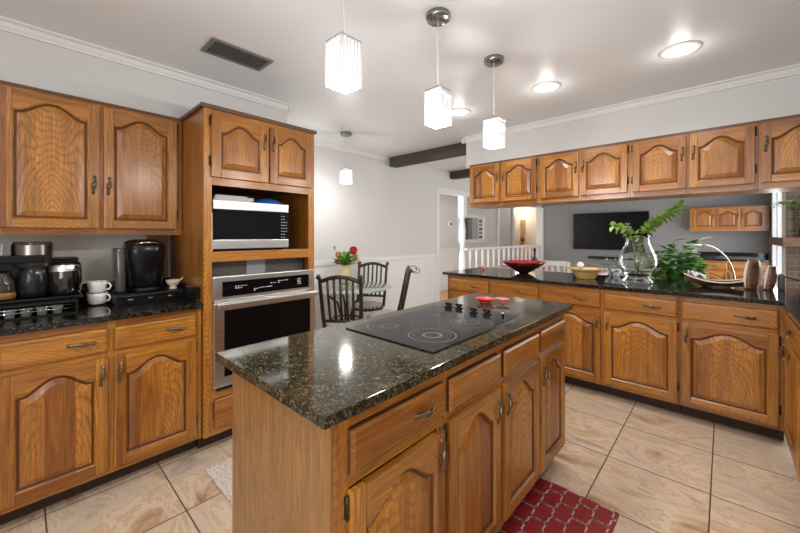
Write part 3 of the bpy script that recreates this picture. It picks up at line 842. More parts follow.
t = thing('ceiling_vent', 'grey rectangular ceiling air vent above the left cabinets', 'vent', (-2.22, .92, CZ))
MB().box(-.10, .10, -.182, -.160, -.010, 0).box(-.10, .10, .160, .182, -.010, 0).box(-.10, -.080, -.16, .16, -.010, 0).box(.080, .10, -.16, .16, -.010, 0).build('vent_frame', VENTM, t)
BX(-.08, .08, -.16, .16, -.002, 0).build('backing', MBLACK, t)
mb = MB()
for k in range(7): mb.box(-.074 + k * .0235, -.062 + k * .0235, -.158, .158, -.009, -.0025)
mb.build('louvres', DGREY, t)

# ------------------------------------------------------------ mats
def ogee_mat():
    """kitchen mat: red pad with raised white quatrefoil lines"""
    t = thing('kitchen_mat', 'red kitchen mat with white quatrefoil trellis pattern beside the island', 'mat', (-.556, 1.50, 0))
    hx, hy = .195, .41
    BX(-hx, hx, -hy, hy, 0.0005, .012, bev=.004).build('mat_pad', noisy('dark_red_vinyl', (.20, .010, .013), (.27, .016, .019), 60, .45), t)
    cw, ch = .142, .116
    mb = MB(); wl = .0036
    def seg(p, q, bul):
        p = Vector(p); q = Vector(q); d = q - p; n = Vector((-d.y, d.x)); m_ = (p + q) / 2
        pts = []
        K = 10
        for half, (a, b, sg) in enumerate(((p, m_, 1), (m_, q, -1))):
            for i in range(K + 1):
                tt = i / K
                off_ = max(0.0, math.sin(PI * tt)) ** .62 * .0135 / d.length * sg * bul
                pts.append(a.lerp(b, tt) + n * off_)
        return pts
    def clip(p): return abs(p.x) < hx - .004 and abs(p.y) < hy - .004
    for i in range(-3, 4):
        for j in range(-5, 6):
            for ox, oy in ((0, 0), (cw / 2, ch / 2)):
                cx, cy = i * cw + ox, j * ch + oy
                T_ = (cx, cy + ch / 2); Rr = (cx + cw / 2, cy); B_ = (cx, cy - ch / 2)
                for P0, P1, bl in ((T_, Rr, 1), (B_, Rr, -1)):
                    pts = seg(P0, P1, bl)
                    for a, b in zip(pts[:-1], pts[1:]):
                        if (b - a).length < 1e-6 or not (clip(a) and clip(b)): continue
                        d = (b - a).normalized(); n = Vector((-d.y, d.x)) * wl; e = d * wl * .5
                        mb.face([(*(a - e + n), .0124), (*(a - e - n), .0124), (*(b + e - n), .0124), (*(b + e + n), .0124)])
    mb.build('trellis_lines', simple('mat_white_line', (.85, .72, .68), .6), t)
ogee_mat()
mb = MB().box(-2.13, -1.40, .70, 1.62, .0005, .010, bev=.004)
tag(mb.build('floor_rug', noisy('speckled_beige_rug', (.46, .38, .32), (.72, .66, .60), 95, .95, rng=(.42, .58), bump=.6)), 'small speckled beige rug on the floor in front of the oven tower', 'rug')

# ------------------------------------------------------------ dining corner
TX, TYY = -3.04, 2.42
t = thing('dining_table', 'round glass topped dining table in the corner behind the tower', 'table', (TX, TYY, 0))
MB().lathe([(0, .748), (.49, .748), (.5, .754), (.49, .760), (0, .760)], (0, 0, 0), 56).build('table_top', TGLASS, t)
mb = MB()
for k in range(4):
    a = PI / 4 + k * PI / 2
    pts = [(math.cos(a) * r, math.sin(a) * r, z) for r, z in ((.30, .0), (.26, .06), (.12, .25), (.05, .42), (.09, .58), (.24, .70), (.30, .745))]
    mb.tube(pts, .012, 8)
mb.lathe([(.15, .40), (.16, .41), (.15, .42)], (0, 0, 0), 24)
mb.build('table_base', CHAIRM, t)

def make_chair(label, loc, rz):
    """dark spindle back chair; seat front towards local -y, back at +y"""
    t = thing('dining_chair', label, 'chair', loc, rz, 'dark bentwood dining chairs')
    mb = MB()
    mb.lathe([(0, .43), (.17, .43), (.195, .437), (.195, .452), (0, .452)], (0, 0, 0), 28, sx=1.0, sy=1.0)
    mb.build('seat', CHAIRM, t)
    cm = MB().lathe([(0, .453), (.16, .453), (.188, .468), (.18, .488), (.12, .497), (0, .50)], (0, 0, 0), 28)
    cm.build('seat_cushion', stripe, t)
    def legm(sx, sy):
        return MB().tube([(sx * .13, sy * .13, .432), (sx * .15, sy * .15, .22), (sx * .185, sy * .185, 0.0)], [.014, .013, .011], 8)
    for sx in (-1, 1):
        for sy in (-1, 1): legm(sx, sy).build('leg', CHAIRM, t)
    mb = MB(); mb.tube([(.15 * math.cos(a), .15 * math.sin(a), .25) for a in [2 * PI * k / 24 for k in range(25)]], .007, 6)
    mb.build('stretcher_ring', CHAIRM, t)
    for sx in (-1, 1):
        MB().tube([(sx * .165, .135, .435), (sx * .172, .175, .60), (sx * .178, .215, .80), (sx * .182, .245, .945), (sx * .186, .262, .968), (sx * .192, .27, .955), (sx * .190, .262, .944)], [.018, .018, .017, .016, .018, .016, .012], 8).build('back_post', CHAIRM, t)
    ar = [(-.18 + .36 * i / 12, .238 + .012 * math.sin(PI * i / 12), .915 + .045 * math.sin(PI * i / 12)) for i in range(13)]
    MB().tube(ar, .018, 8).build('top_rail', CHAIRM, t)
    lo = [(-.17 + .34 * i / 8, .165 + .01 * math.sin(PI * i / 8), .56 + .0 * i) for i in range(9)]
    MB().tube(lo, .014, 8).build('lower_rail', CHAIRM, t)
    for k in range(5):
        f = (k + 1) / 6
        MB().tube([(-.16 + .32 * f, .170, .558), (-.165 + .33 * f, .215, .75), (-.17 + .34 * f, .244, .915 + .043 * math.sin(PI * f))], .0115, 6).build('spindle', CHAIRM, t)
    return t
def stripe_mat():
    m, nt, b = new_mat('striped_cushion')
    tc = nt.nodes.new('ShaderNodeTexCoord'); w = nt.nodes.new('ShaderNodeTexWave')
    w.inputs['Scale'].default_value = 9; w.inputs['Distortion'].default_value = 5; w.inputs['Detail'].default_value = 1
    nt.links.new(tc.outputs['Object'], w.inputs[0])
    r_ = ramp(nt, [(.42, (.26, .20, .19)), (.5, (.66, .62, .58))]); nt.links.new(w.outputs['Fac'], r_.inputs[0]); nt.links.new(r_.outputs[0], b.inputs[0])
    b.inputs['Roughness'].default_value = .9
    return m
stripe = stripe_mat()
# back plane sits at local +y .24 ; facing vector = local -y
def chair_at(label, bx, by, fx, fy):
    l_ = math.hypot(fx, fy); fx /= l_; fy /= l_
    rz = math.atan2(fx, -fy)      # local -y -> (fx,fy)
    return make_chair(label, (bx + fx * .24, by + fy * .24, 0), rz)
chair_at('dark spindle back dining chair nearest the oven tower, its back to the camera', -2.43, 1.87, -.55, .75)
chair_at('dark spindle back dining chair on the wall side of the table, showing its striped cushion', -3.30, 3.06, .50, -.80)
ch3 = chair_at('dark spindle back dining chair seen edge on, right of the round table', -2.48, 2.81, -.70, -.71)

for q, (ox, oz, rr_) in enumerate(((.06, .0, .045), (.10, -.02, .035))):
    MB().tube([(-.19 + .0 * k, .25 + ox + rr_ * math.cos(a), .94 + oz + rr_ * .8 * math.sin(a)) for k, a in enumerate([PI + 2 * PI * .85 * i / 14 for i in range(15)])], .004, 6).build('cushion_tie', DGREY, ch3)
# flower vase on the dining table
vx, vy = -3.27, 2.60
t = thing('flower_vase', 'pale yellow vase with red and orange flowers on the dining table', 'vase', (vx, vy, .7605))
t.scale = (1.2, 1.2, 1.2)
MB().lathe([(0, 0), (.045, 0), (.052, .01), (.066, .06), (.064, .10), (.045, .145), (.042, .155), (.052, .175), (.047, .172), (.037, .155), (.0, .12)], (0, 0, 0), 24).build('vase_body', YVASE, t)
rg = random.Random(5)
mb = MB(); mf = MB()
for k in range(110):
    a = rg.uniform(0, 2 * PI); e = rg.uniform(.2, 1.4)
    d = Vector((math.cos(a) * math.cos(e), math.sin(a) * math.cos(e), math.sin(e)))
    p = Vector((0, 0, .17)) + d * rg.uniform(.01, .09)
    mb.leaf(p, d, (0, 0, 1), rg.uniform(.05, .09), .035)
for dx, dz in ((.07, .27), (-.06, .22), (-.11, .30), (.09, .18), (.02, .2), (-.09, .16)):
    mb.tube([(0, 0, .15), (dx * .73, dx * .68, .15 + dz * .62)], .003, 5)
mb.build('foliage', LEAF, t)
def flower(mf, c_, r, m):
    for k in range(16):
        a = k * 2.4; e = .2 + .07 * k
        d = Vector((math.cos(a) * math.cos(e), math.sin(a) * math.cos(e), math.sin(e)))
        mf.leaf(Vector(c_) - d * r * .2, d, (0, 0, 1), r * 1.2, r * 1.3, m)
    mf.sphere(c_, r * .78, m, 2)
rx, ry = .7346, .6785
def fr(u, w_=0): return (rx * u - ry * w_ * 0, ry * u)
for u, z, r, m in ((.075, .315, .050, 0), (.09, .255, .034, 1), (.135, .19, .026, 0), (-.07, .270, .040, 1), (-.085, .205, .032, 0), (.0, .22, .026, 1), (-.11, .345, .018, 2)):
    x_, y_ = fr(u); mf = MB(); flower(mf, (x_, y_, z), r, 0); mf.build('flower_head', [(PETAL, PETO, PETB)[m]], t)

# ------------------------------------------------------------ left counter appliances
ZC = .9145
# coffee station drawer with pods (left)
t = thing('pod_drawer', 'black wire coffee pod tray under the large coffee maker', 'pod drawer', (-2.63, .04, ZC))
MB().box(-.15, .152, -.30, .165, .058, .068, bev=.002).box(-.15, -.14, -.30, .165, 0, .058).box(-.15, .14, -.30, -.292, 0, .058).box(-.15, .14, .157, .165, 0, .058).box(-.14, .152, -.29, .157, 0, .006).build('tray_frame', MBLACK, t)
MB().tube([(.150, -.29, .030), (.150, .155, .030)], .002, 5).tube([(.150, -.29, .046), (.150, .155, .046)], .002, 5).build('front_wire', CHROME, t)
for k in range(7):
    tag(MB().lathe([(0, 0), (.017, 0), (.0225, .036), (.0245, .038), (.0245, .040), (0, .040)], (-2.513, -.20 + k * .055, ZC + .0065), 16).build('coffee_pod', simple('pod_plastic', (.30, .29, .27), .35) if k == 0 else bpy.data.materials['pod_plastic']),
        'small grey and white coffee pod in a row in the wire tray', 'coffee pod', 'coffee pods in the tray')

t = thing('coffee_maker', 'large black coffee maker with glass carafe at the left end of the counter', 'coffee maker', (-2.64, .04, ZC + .0685))
zz = ZC + .0685
H_ = 1.292 - zz
MB().box(-.11, .10, -.21, .19, 0, .018, bev=.006).build('base', BLACK, t)
MB().box(-.12, -.02, -.20, .18, .018, .215, bev=.01).box(-.12, .09, -.205, .045, .195, .235, bev=.01).build('housing', BLACK, t)
MB().lathe([(.060, .165), (.072, .18), (.074, .292), (.068, .303), (.0, .303)], (.01, .005, 0), 28, cap0=True).build('brew_head', simple('smoked_plastic', (.035, .034, .033), .12), t)
MB().lathe([(.0752, .235), (.0752, .285)], (.01, .005, 0), 28).build('metal_band', simple('brushed_dark_steel', (.25, .23, .20), .25, 1.0), t)
MB().box(-.05, .05, -.105, -.070, .212, .298, bev=.006).build('water_tank', simple('grey_tank', (.12, .115, .10), .15, coat=.5), t)
MB().lathe([(0, .019), (.052, .02), (.060, .05), (.062, .12), (.055, .17), (.046, .18), (0, .182)], (.02, .005, 0), 24).build('travel_cup', simple('dark_steel_cup', (.03, .03, .032), .2, .6), t)
cb = MB().lathe([(0, .019), (.058, .02), (.066, .04), (.067, .15), (.060, .175), (.0, .178)], (.03, .125, 0), 28).build('carafe', simple('smoked_carafe', (.012, .010, .009), .04, coat=1), t)
MB().lathe([(.0675, .145), (.0675, .165), (.062, .178)], (.03, .125, 0), 28).build('carafe_band', STEEL, cb)
MB().lathe([(0, .195), (.05, .193), (.062, .184), (.062, .178), (0, .178)], (.03, .125, 0), 28).build('carafe_lid', BLACK, cb)
MB().tube([(.082, .16, .165), (.105, .175, .15), (.108, .178, .09), (.085, .165, .05)], .008, 8).build('carafe_handle', BLACK, cb)
ms = MB()
for k in range(12): ms.box(.084, .0855, .150, .156, .05 + k * .0085, .053 + k * .0085)
ms.build('carafe_scale', ICON, cb)
MB().box(-.10, -.02, .06, .185, .195, .212, bev=.005).build('rear_lid', simple('dark_blue_plastic', (.01, .012, .03), .2), t)
MB().lathe([(0, .019), (.040, .02), (.046, .06), (.042, .11), (.028, .135), (.028, .15), (0, .15)], (.05, -.10, 0), 20, m=0).lathe([(0, .022), (.0465, .024), (.0475, .045), (.046, .055)], (.05, -.10, 0), 20, m=1).build('glass_jar', [simple('amber_glass', (.035, .028, .02), .08), simple('coffee_amber', (.28, .13, .035), .15)], t)

# mugs on a wire stand
t = thing('mug_stand', 'black wire mug stand between the two coffee makers', 'mug stand', (-2.70, .325, ZC))
mb = MB()
mb.tube([(.06 * math.cos(a), .06 * math.sin(a), .004) for a in [2 * PI * k / 20 for k in range(21)]], .003, 6)
mb.tube([(-.055, .0, .004), (-.06, 0, .06), (-.045, 0, .115), (0, 0, .13)], .003, 6)
mb.tube([(.012 + .055 * math.cos(a), .048, .065 + .055 * math.sin(a)) for a in [R(40) + 2 * PI * .85 * k / 20 for k in range(21)]], .0028, 6)
mb.build('wire_frame', BLACK, t)
def mug(label, loc, rz):
    t = thing('mug', label, 'mug', loc, rz)
    MB().lathe([(0, 0), (.034, 0), (.042, .008), (.047, .045), (.048, .066), (.045, .066), (.043, .045), (.037, .010), (0, .007)], (0, 0, 0), 24).build('mug_body', CERAM, t)
    MB().tube([(.045, 0, .054), (.064, 0, .056), (.074, 0, .040), (.066, 0, .022), (.042, 0, .016)], .0052, 8).build('handle', CERAM, t)
mug('lower one of two stacked white mugs on the wire stand', (-2.69, .305, ZC + .002), R(45))
mug('upper one of two stacked white mugs on the wire stand', (-2.69, .305, ZC + .0685), R(50))

# single serve machine on drawer
t = thing('pod_drawer', 'black three-handle pod storage drawer under the single serve coffee machine', 'pod drawer', (-2.70, .545, ZC))
MB().box(-.15, .155, -.18, .168, 0, .058, bev=.004).build('drawer_case', MBLACK, t)
MB().box(.1555, .163, -.172, .160, .008, .050, bev=.002).build('drawer_front', BLACK, t)
for yy in (-.11, -.01, .09):
    MB().tube([(.163, yy - .015, .032), (.170, yy - .008, .029), (.170, yy + .008, .029), (.163, yy + .015, .032)], .003, 6).build('handle', CHROME, t)
t = thing('single_serve_coffee_machine', 'black rounded single serve coffee machine with silver lid handle', 'coffee machine', (-2.68, .515, ZC + .0585))
h0 = 1.293 - (ZC + .0585)
def sq(cx, cy, hx, hy, z, n=24, p=3.2):
    out = []
    for k in range(n):
        a = 2 * PI * k / n; ca, sa = math.cos(a), math.sin(a)
        out.append((cx + hx * math.copysign(abs(ca) ** (2 / p), ca), cy + hy * math.copysign(abs(sa) ** (2 / p), sa), z))
    return out
mb = MB(); mb.loops([sq(-.03, .01, .085, .085, .002), sq(-.03, .01, .088, .09, .02), sq(-.03, .01, .088, .092, .2), sq(-.02, .01, .095, .098, .28), sq(-.015, .01, .088, .09, .305), sq(-.01, .01, .055, .06, h0)], 0, True, True, True, True)
mb.build('housing', BLACK, t)
mb = MB(); mb.loops([sq(.045, .01, .070, .078, .028), sq(.05, .01, .074, .084, .04), sq(.052, .01, .086, .1, .24), sq(.05, .01, .088, .102, .275), sq(.04, .01, .08, .09, .300)], 0, True, True, True, True)
mb.build('brew_head', simple('satin_black', (.005, .005, .006), .22, spec=.35), t)
mb = MB(); mb.loops([sq(.075, .01, .052, .06, .002), sq(.075, .01, .056, .064, .012), sq(.075, .01, .054, .062, .03)], 0, True, True, True, True)
mb.build('drip_tray', MBLACK, t)
MB().tube([(.115, .075, .292), (.132, .04, .300), (.134, .01, .302), (.132, -.02, .300), (.115, -.055, .292)], [.006, .009, .010, .009, .006], 8, flat=.6).build('lid_handle', CHROME, t)
mb = MB(); mb.loops([sq(-.02, -.105, .062, .028, .004), sq(-.02, -.105, .066, .030, .02), sq(-.02, -.108, .072, .034, .255), sq(-.02, -.108, .066, .030, .27)], 0, True, True, True, True)
mb.build('water_tank', simple('smoky_tank', (.075, .07, .065), .08, coat=.8), t)
t = thing('footed_bowl', 'cream footed bowl with side handle right of the single serve machine', 'bowl', (-2.62, .672, ZC + .0585))
MB().lathe([(0, 0), (.022, 0), (.024, .008), (.016, .018), (.030, .028), (.040, .045), (.042, .058), (.039, .058), (.034, .045), (0, .03)], (0, 0, 0), 24).build('bowl_body', CREAM, t)
MB().tube([(.02, .030, .052), (.028, .040, .062), (.030, .046, .074)], [.006, .006, .004], 8).build('handle', CREAM, t)
t = thing('wall_outlet', 'wall socket with a black plug behind the single serve machine', 'outlet', (-2.969, .43, 1.12))
MB().box(0, .004, -.035, .035, -.058, .058, bev=.001).build('cover_plate', CERAM, t)
MB().box(.0045, .04, -.018, .02, -.02, .02, bev=.004).build('plug', MBLACK, t)

# ------------------------------------------------------------ things on the bar counter
def at(z, u, v):
    k = (u - 400) / 350.75; d = (1.3167 - z) * 350.75 / (v - 235.53)
    c_, s_ = math.cos(.7457), math.sin(.7457)
    return (d * (k * c_ - s_), d * (k * s_ + c_))
ZB = .9145
x_, y_ = -1.575, 3.66
t = thing('bowl', 'large wide red glass bowl on the left part of the bar counter', 'bowl', (x_, y_, ZB))
MB().lathe([(0, .010), (.04, .014), (.10, .045), (.17, .090), (.222, .122), (.226, .124)], (0, 0, 0), 48).build('bowl_inside', REDG, t)
MB().lathe([(0, 0), (.045, 0), (.05, .004), (.11, .038), (.18, .084), (.230, .122), (.2262, .1245)], (0, 0, 0), 48).build('bowl_outside', REDD, t)

x_, y_ = -.955, 3.60
t = thing('bowl', 'shallow mustard coloured wooden bowl on the bar left of the glass vase', 'bowl', (x_, y_, ZB))
MB().lathe([(0, 0), (.075, 0), (.080, .006), (.105, .055), (.125, .078), (.158, .094), (.156, .098), (.120, .084), (.098, .060), (.0, .02)], (0, 0, 0), 40).build('bowl_body', YELL, t)
tag(MB().sphere((x_ - .035, y_ - .03, ZB + .125), .032).build('ornament_ball', CERAM), 'white ball resting in the mustard coloured bowl', 'ornament')
for k, (dx, dy, rr) in enumerate(((.055, .03, .045), (.0, .045, .04), (.02, -.05, .038), (-.06, .035, .035))):
    tag(MB().sphere((x_ + dx, y_ + dy, ZB + .086), rr * .85, sc=(1.1, 1, .5)).build('shell', PALE), 'pale beige shell lying in the mustard coloured bowl', 'shell', 'pale shells in the mustard bowl')

# glass vase with branches
x_, y_ = -.548, 3.62
t = thing('glass_vase', 'tall curvy clear glass vase with green branches on the bar counter', 'vase', (x_, y_, ZB))
prof = [(0, 0), (.095, 0), (.112, .004), (.114, .020), (.092, .034), (.085, .045), (.112, .085), (.136, .135), (.144, .175), (.136, .225), (.112, .285), (.090, .335), (.086, .375), (.094, .418)]
inn = [(.090, .418), (.081, .375), (.085, .335), (.107, .285), (.132, .225), (.140, .175), (.132, .135), (.106, .090), (.072, .055), (0, .05)]
MB().lathe(prof + inn, (0, 0, 0), 40).build('vase_body', GLASS, t)
mb = MB(); rg = random.Random(11)
for k in range(26):
    a = rg.uniform(0, 2 * PI); r_ = rg.uniform(0, .07)
    mb.sphere((r_ * math.cos(a), r_ * math.sin(a), rg.uniform(.068, .098)), rg.uniform(.010, .017), rg.choice((0, 1)), 1)
mb.build('pebbles', [simple('tan_pebble', (.42, .34, .20), .4), simple('brown_pebble', (.17, .11, .05), .4)], t)
mb = MB(); rg = random.Random(2)
def R2(u, dep=0): return Vector((rx * u - ry * dep, ry * u + rx * dep, 0))
def branch(pts3, nl, ll, lw_, st0=.25, lm=0):
    P_ = [Vector(p) for p in pts3]
    mb.tube(P_, [.0045] * (len(P_) - 1) + [.002], 6, 2)
    n = len(P_) - 1
    for i in range(nl):
        f = st0 + (1 - st0) * i / (nl - 1); q = min(int(f * n), n - 1); p = P_[q].lerp(P_[q + 1], f * n - q)
        ax = (P_[q + 1] - P_[q]).normalized()
        a = i * 2.39
        o_ = ax.orthogonal().normalized(); o2_ = ax.cross(o_)
        d = ax * .55 + o_ * math.cos(a) + o2_ * math.sin(a)
        mb.leaf(p, d, (0, 0, 1), ll * rg.uniform(.8, 1.15), lw_, lm)
branch([(0, 0, .07), R2(.02) + Vector((0, 0, .25)), R2(.05) + Vector((0, 0, .42)), R2(.16) + Vector((0, 0, .52)), R2(.27) + Vector((0, 0, .585)), R2(.385) + Vector((0, 0, .66))], 64, .068, .046, .42, 3)
branch([(.01, 0, .07), R2(.0) + Vector((0, 0, .25)), R2(.03) + Vector((0, 0, .40)), R2(.10) + Vector((0, 0, .48)), R2(.17) + Vector((0, 0, .52))], 40, .062, .042, .42, 3)
branch([(-.01, 0, .07), R2(-.03) + Vector((0, 0, .25)), R2(-.05) + Vector((0, 0, .40)), R2(-.11) + Vector((0, 0, .455)), R2(-.215) + Vector((0, 0, .485))], 36, .058, .038, .42, 3)
branch([(0, .01, .07), R2(-.01, .02) + Vector((0, 0, .28)), R2(-.03, .03) + Vector((0, 0, .42)), R2(-.07, .04) + Vector((0, 0, .50))], 16, .04, .026, .6, 1)
branch([(0, -.01, .07), R2(.03) + Vector((0, 0, .22)), R2(.02) + Vector((0, 0, .36)), R2(-.01) + Vector((0, 0, .42))], 22, .055, .036, .35, 3)
mb.build('branches', [LEAF, LEAFP, STEM, noisy('spring_green_leaf', (0.14, 0.30, 0.03), (0.42, 0.60, 0.14), 16, 0.4)], t)

# small plant in blue and white bowl behind
x_, y_ = at(ZB, 614, 275.2)
t = thing('potted_plant', 'little trailing plant in a blue and white bowl left of the glass vase', 'plant', (x_, y_, ZB))
MB().lathe([(0, 0), (.04, 0), (.045, .01), (.08, .05), (.085, .07), (.078, .07), (0, .05)], (0, 0, 0), 24).build('pot', noisy('blue_white_glaze', (.10, .14, .30), (.75, .76, .78), 28, .2, rng=(.45, .52)), t)
mb = MB(); rg = random.Random(4)
for k in range(46):
    a = rg.uniform(0, 2 * PI); r_ = rg.uniform(.02, .13)
    p = Vector((r_ * math.cos(a), r_ * math.sin(a), .07 + rg.uniform(0, .09)))
    mb.leaf(p, (math.cos(a), math.sin(a), rg.uniform(-.3, .6)), (0, 0, 1), .035, .02, rg.choice((0, 1)))
for k in range(10):
    a = 2 * PI * k / 10
    mb.tube([(0, 0, .05), (.05 * math.cos(a), .05 * math.sin(a), .10), (.10 * math.cos(a), .10 * math.sin(a), .11)], .0015, 4, 0)
mb.sphere((-.06, -.03, .16), .012, 1, 1)
mb.build('foliage', [LEAFB, LEAFP], t)

# red and white figurine at the left end
x_, y_ = at(ZB, 483, 270)
t = thing('figurine', 'tiny red and white figurine at the left end of the bar counter', 'figurine', (x_, y_, ZB))
MB().lathe([(0, 0), (.022, 0), (.020, .01), (.010, .03), (.012, .045), (0, .05)], (0, 0, 0), 14).build('figure_body', REDP, t)
MB().sphere((0, 0, .06), .013, 0, 1).box(-.03, .03, -.006, .006, .034, .042, bev=.002).build('figure_top', CERAM, t)

# carved boat shaped wood bowl with cloth, dark cup
def boat(mb, cx, L_, W_, Hh, rise, m0, m1):
    N = 18; M = 8
    top = []; rows = []
    for i in range(N + 1):
        f = i / N * 2 - 1
        wy = W_ * (1 - abs(f) ** 2.2) + .002
        zt = Hh + rise * f * f
        row = []
        for j in range(M + 1):
            g_ = j / M * 2 - 1
            row.append((cx + f * L_, wy * g_, .012 + (zt - .012) * abs(g_) ** 2 + (.9 * rise * abs(f) ** 3) * (1 - abs(g_) ** 2)))
        rows.append(row)
    mb.loops(rows, m0, True, False)
    mb.loops([[(x, y, z - .008) for x, y, z in r_] for r_ in rows], m0, True, False)
    for sgn in (0, M):
        mb.tube([Vector(r_[sgn]) - Vector((0, 0, .002)) for r_ in rows], .006, 6, m1)
x_, y_ = -.03, 3.70
t = thing('serving_bowl', 'long carved brown wooden boat bowl with pale rim on the bar counter', 'bowl', (x_, y_, ZB), R(8))
mb = MB(); boat(mb, 0, .21, .085, .045, .05, 0, 1)
mb.lathe([(0, 0), (.05, 0), (.055, .003), (.04, .014), (0, .014)], (0, 0, 0), 20, 0, sx=1.4)
mb.build('bowl_body', [SCULP, PALEW], t)
mb = MB(); rg = random.Random(8)
G = 9
vg = [[(-.185 + .11 * i / (G - 1), -.05 + .10 * j / (G - 1), .062 + .018 * math.sin(i * 1.3 + j) + .02 * rg.random() + .03 * (1 - i / (G - 1))) for j in range(G)] for i in range(G)]
mb.loops(vg, 0, True, False)
mb.loops([[(x, y, z - .006) for x, y, z in r_] for r_ in vg], 0, True, False)
tag(mb.build('napkin', NAPK, loc=(x_, y_, ZB)), 'crumpled white cloth lying in the carved wooden boat bowl', 'napkin')
x2, y2 = at(ZB, 708, 284.5)
tag(MB().lathe([(0, 0), (.026, 0), (.038, .016), (.040, .034), (.030, .048), (.028, .047), (.0, .012)], (x2, y2, ZB), 20).build('small_bowl', simple('dark_brown_glaze', (.035, .018, .012), .25)),
    'small dark brown round pot in front of the carved boat bowl', 'pot')

# upright curved wooden slabs with pale edges
def slab(label, u, v, h, wid, lean, rz):
    x3, y3 = at(ZB, u, v)
    t = thing('carved_sculpture', label, 'sculpture', (x3, y3, ZB), rz)
    n = 12
    outer = []; L_ = []
    mb = MB()
    rows = []
    for i in range(n + 1):
        f = i / n
        z = h * f
        w_ = wid * (.55 + .45 * math.sin(PI * (f * .8 + .12)))
        xo = lean * math.sin(f * 1.5) 
        rows.append([(xo - w_, -.012, z), (xo - w_ * .3, -.02, z), (xo + w_ * .3, -.02, z), (xo + w_, -.012, z), (xo + w_, .012, z), (xo + w_ * .3, .020, z), (xo - w_ * .3, .020, z), (xo - w_, .012, z)])
    mb.loops(rows, 0, True, True, True, True)
    mb.build('wooden_body', SCULP, t)
    MB().tube([(r_[0][0] - .002, 0, r_[0][2] + .006) for r_ in rows], [.004 + .006 * math.sin(PI * i / n) for i in range(n + 1)], 8).build('pale_edge', PALEW, t)
    return t
slab('taller upright carved brown wood piece with pale curved edge on the bar', 751, 289.5, .215, .055, .02, R(43))
slab('shorter upright carved brown wood piece nearest the brick wall', 768, 290, .175, .034, .03, R(43))
# grey round canister at the corner and black cord box
x3, y3 = at(ZB, 781.5, 290)
t = thing('canister', 'slim dark metal canister with black strap at the right corner of the bar', 'canister', (x3, y3, ZB))
MB().lathe([(0, 0), (.018, 0), (.020, .01), (.020, .10), (.014, .115), (0, .12)], (0, 0, 0), 16).build('canister_body', DGREY, t)
MB().tube([(.0, .0, .105), (.05, -.02, .09), (.11, -.05, .07), (.16, -.08, .05), (.18, -.09, .004)], .005, 6).build('strap', BLACK, t)

# ------------------------------------------------------------ living room beyond
t = thing('television', 'large black flat television mounted on the grey living room wall', 'television', (-1.976, 9.40, .985))
BX(-.772, .772, -.075, -.035, 0, .868, bev=.006).build('screen', simple('tv_screen_black', (.003, .003, .0035), .35, spec=.15), t)
BX(-.3, .3, -.034, -.001, .2, .65).build('wall_bracket', MBLACK, t)
t = thing('soundbar_shelf', 'thin black shelf on the wall under the television', 'shelf', (-1.95, 9.40, .77))
BX(-.45, .45, -.16, -.001, 0, .05, bev=.006).build('shelf_board', MBLACK, t)

# far bar cabinets
FX0, FX1 = -.50, .60
t = thing('wall_cabinet', 'small oak wall cabinet with three doors on the far grey wall', 'cabinet', (FX0, 9.05, 0))
frame_body(t, FX1 - FX0, .345, 1.40, 1.855, [(0, .07), (.36, .40), (.71, .75), (1.03, 1.1)], [(1.40, 1.46), (1.80, 1.855)])
for a, b, s_ in ((.055, .375, 'R'), (.385, .715, 'R'), (.735, 1.045, 'L')): door(t, a, b, 1.445, 1.82, 0, s_, hz=.15, hinges=False)
BX(0, 1.1, -.01, .345, 1.8555, 1.872).build('top_moulding', OAKT, t)
t = thing('base_cabinet', 'oak base cabinet under the black counter on the far grey wall', 'cabinet', (FX0, 8.83, 0))
frame_body(t, FX1 - FX0, .565, .10, .845, [(0, .05), (.53, .57), (1.05, 1.1)], [(.10, .15), (.64, .69), (.80, .845)], toe=.1)
for a, b, s_ in ((.04, .54, 'R'), (.56, 1.06, 'L')):
    drawer(t, a, b, .68, .81, 0); door(t, a, b, .13, .65, 0, s_, hinges=False)
c = MB().box(FX0 - .02, FX1 + .02, 8.80, 9.395, .846, .886, bev=.004).box(FX0, FX1, 9.37, 9.395, .886, .99)
tag(c.build('countertop', GRAN), 'black granite countertop on the far cabinets below the grey wall', 'countertop')

# mantel, vase, plant on chimney breast
tag(BX(.575, 1.16, 6.905, 8.95, 1.168, 1.29, bev=.006).build('mantel_shelf', MANTEL), 'thick brown wooden mantel shelf on the brick chimney breast', 'mantel')
t = thing('glass_vase', 'clear glass vase with drooping greenery standing on the wooden mantel', 'vase', (.78, 6.99, 1.2905))
MB().lathe([(0, 0), (.05, 0), (.055, .02), (.045, .2), (.055, .36), (.065, .38), (.060, .38), (.050, .355), (.040, .2), (.045, .02), (0, .015)], (0, 0, 0), 20).build('vase_body', GLASS, t)
mb = MB(); rg = random.Random(21)
for k in range(11):
    a = rg.uniform(PI, 2 * PI); ex = rg.uniform(.12, .30)
    p = [Vector((0, 0, .05)), Vector((0, 0, .35)), Vector((math.cos(a) * ex * .5, math.sin(a) * ex * .5, .50)), Vector((math.cos(a) * ex, math.sin(a) * ex, .46))]
    mb.tube(p, .003, 5, 2)
    for j in range(9):
        f = j / 8; q = p[1].lerp(p[2], f * 2) if f < .5 else p[2].lerp(p[3], f * 2 - 1)
        b_ = rg.uniform(0, 6.28)
        mb.leaf(q, (math.cos(b_), math.sin(b_), rg.uniform(-.3, .5)), (0, 0, 1), .06, .032, rg.choice((0, 0, 0, 1)))
for k in range(22):
    f = k / 21
    q = Vector((-.06 - .22 * f, .05, .45 + .05 * math.sin(f * 3) - .03 * f)); b_ = rg.uniform(0, 6.28)
    mb.leaf(q, (math.cos(b_), math.sin(b_), rg.uniform(-.6, .4)), (0, 0, 1), .065, .034, rg.choice((0, 0, 1)))
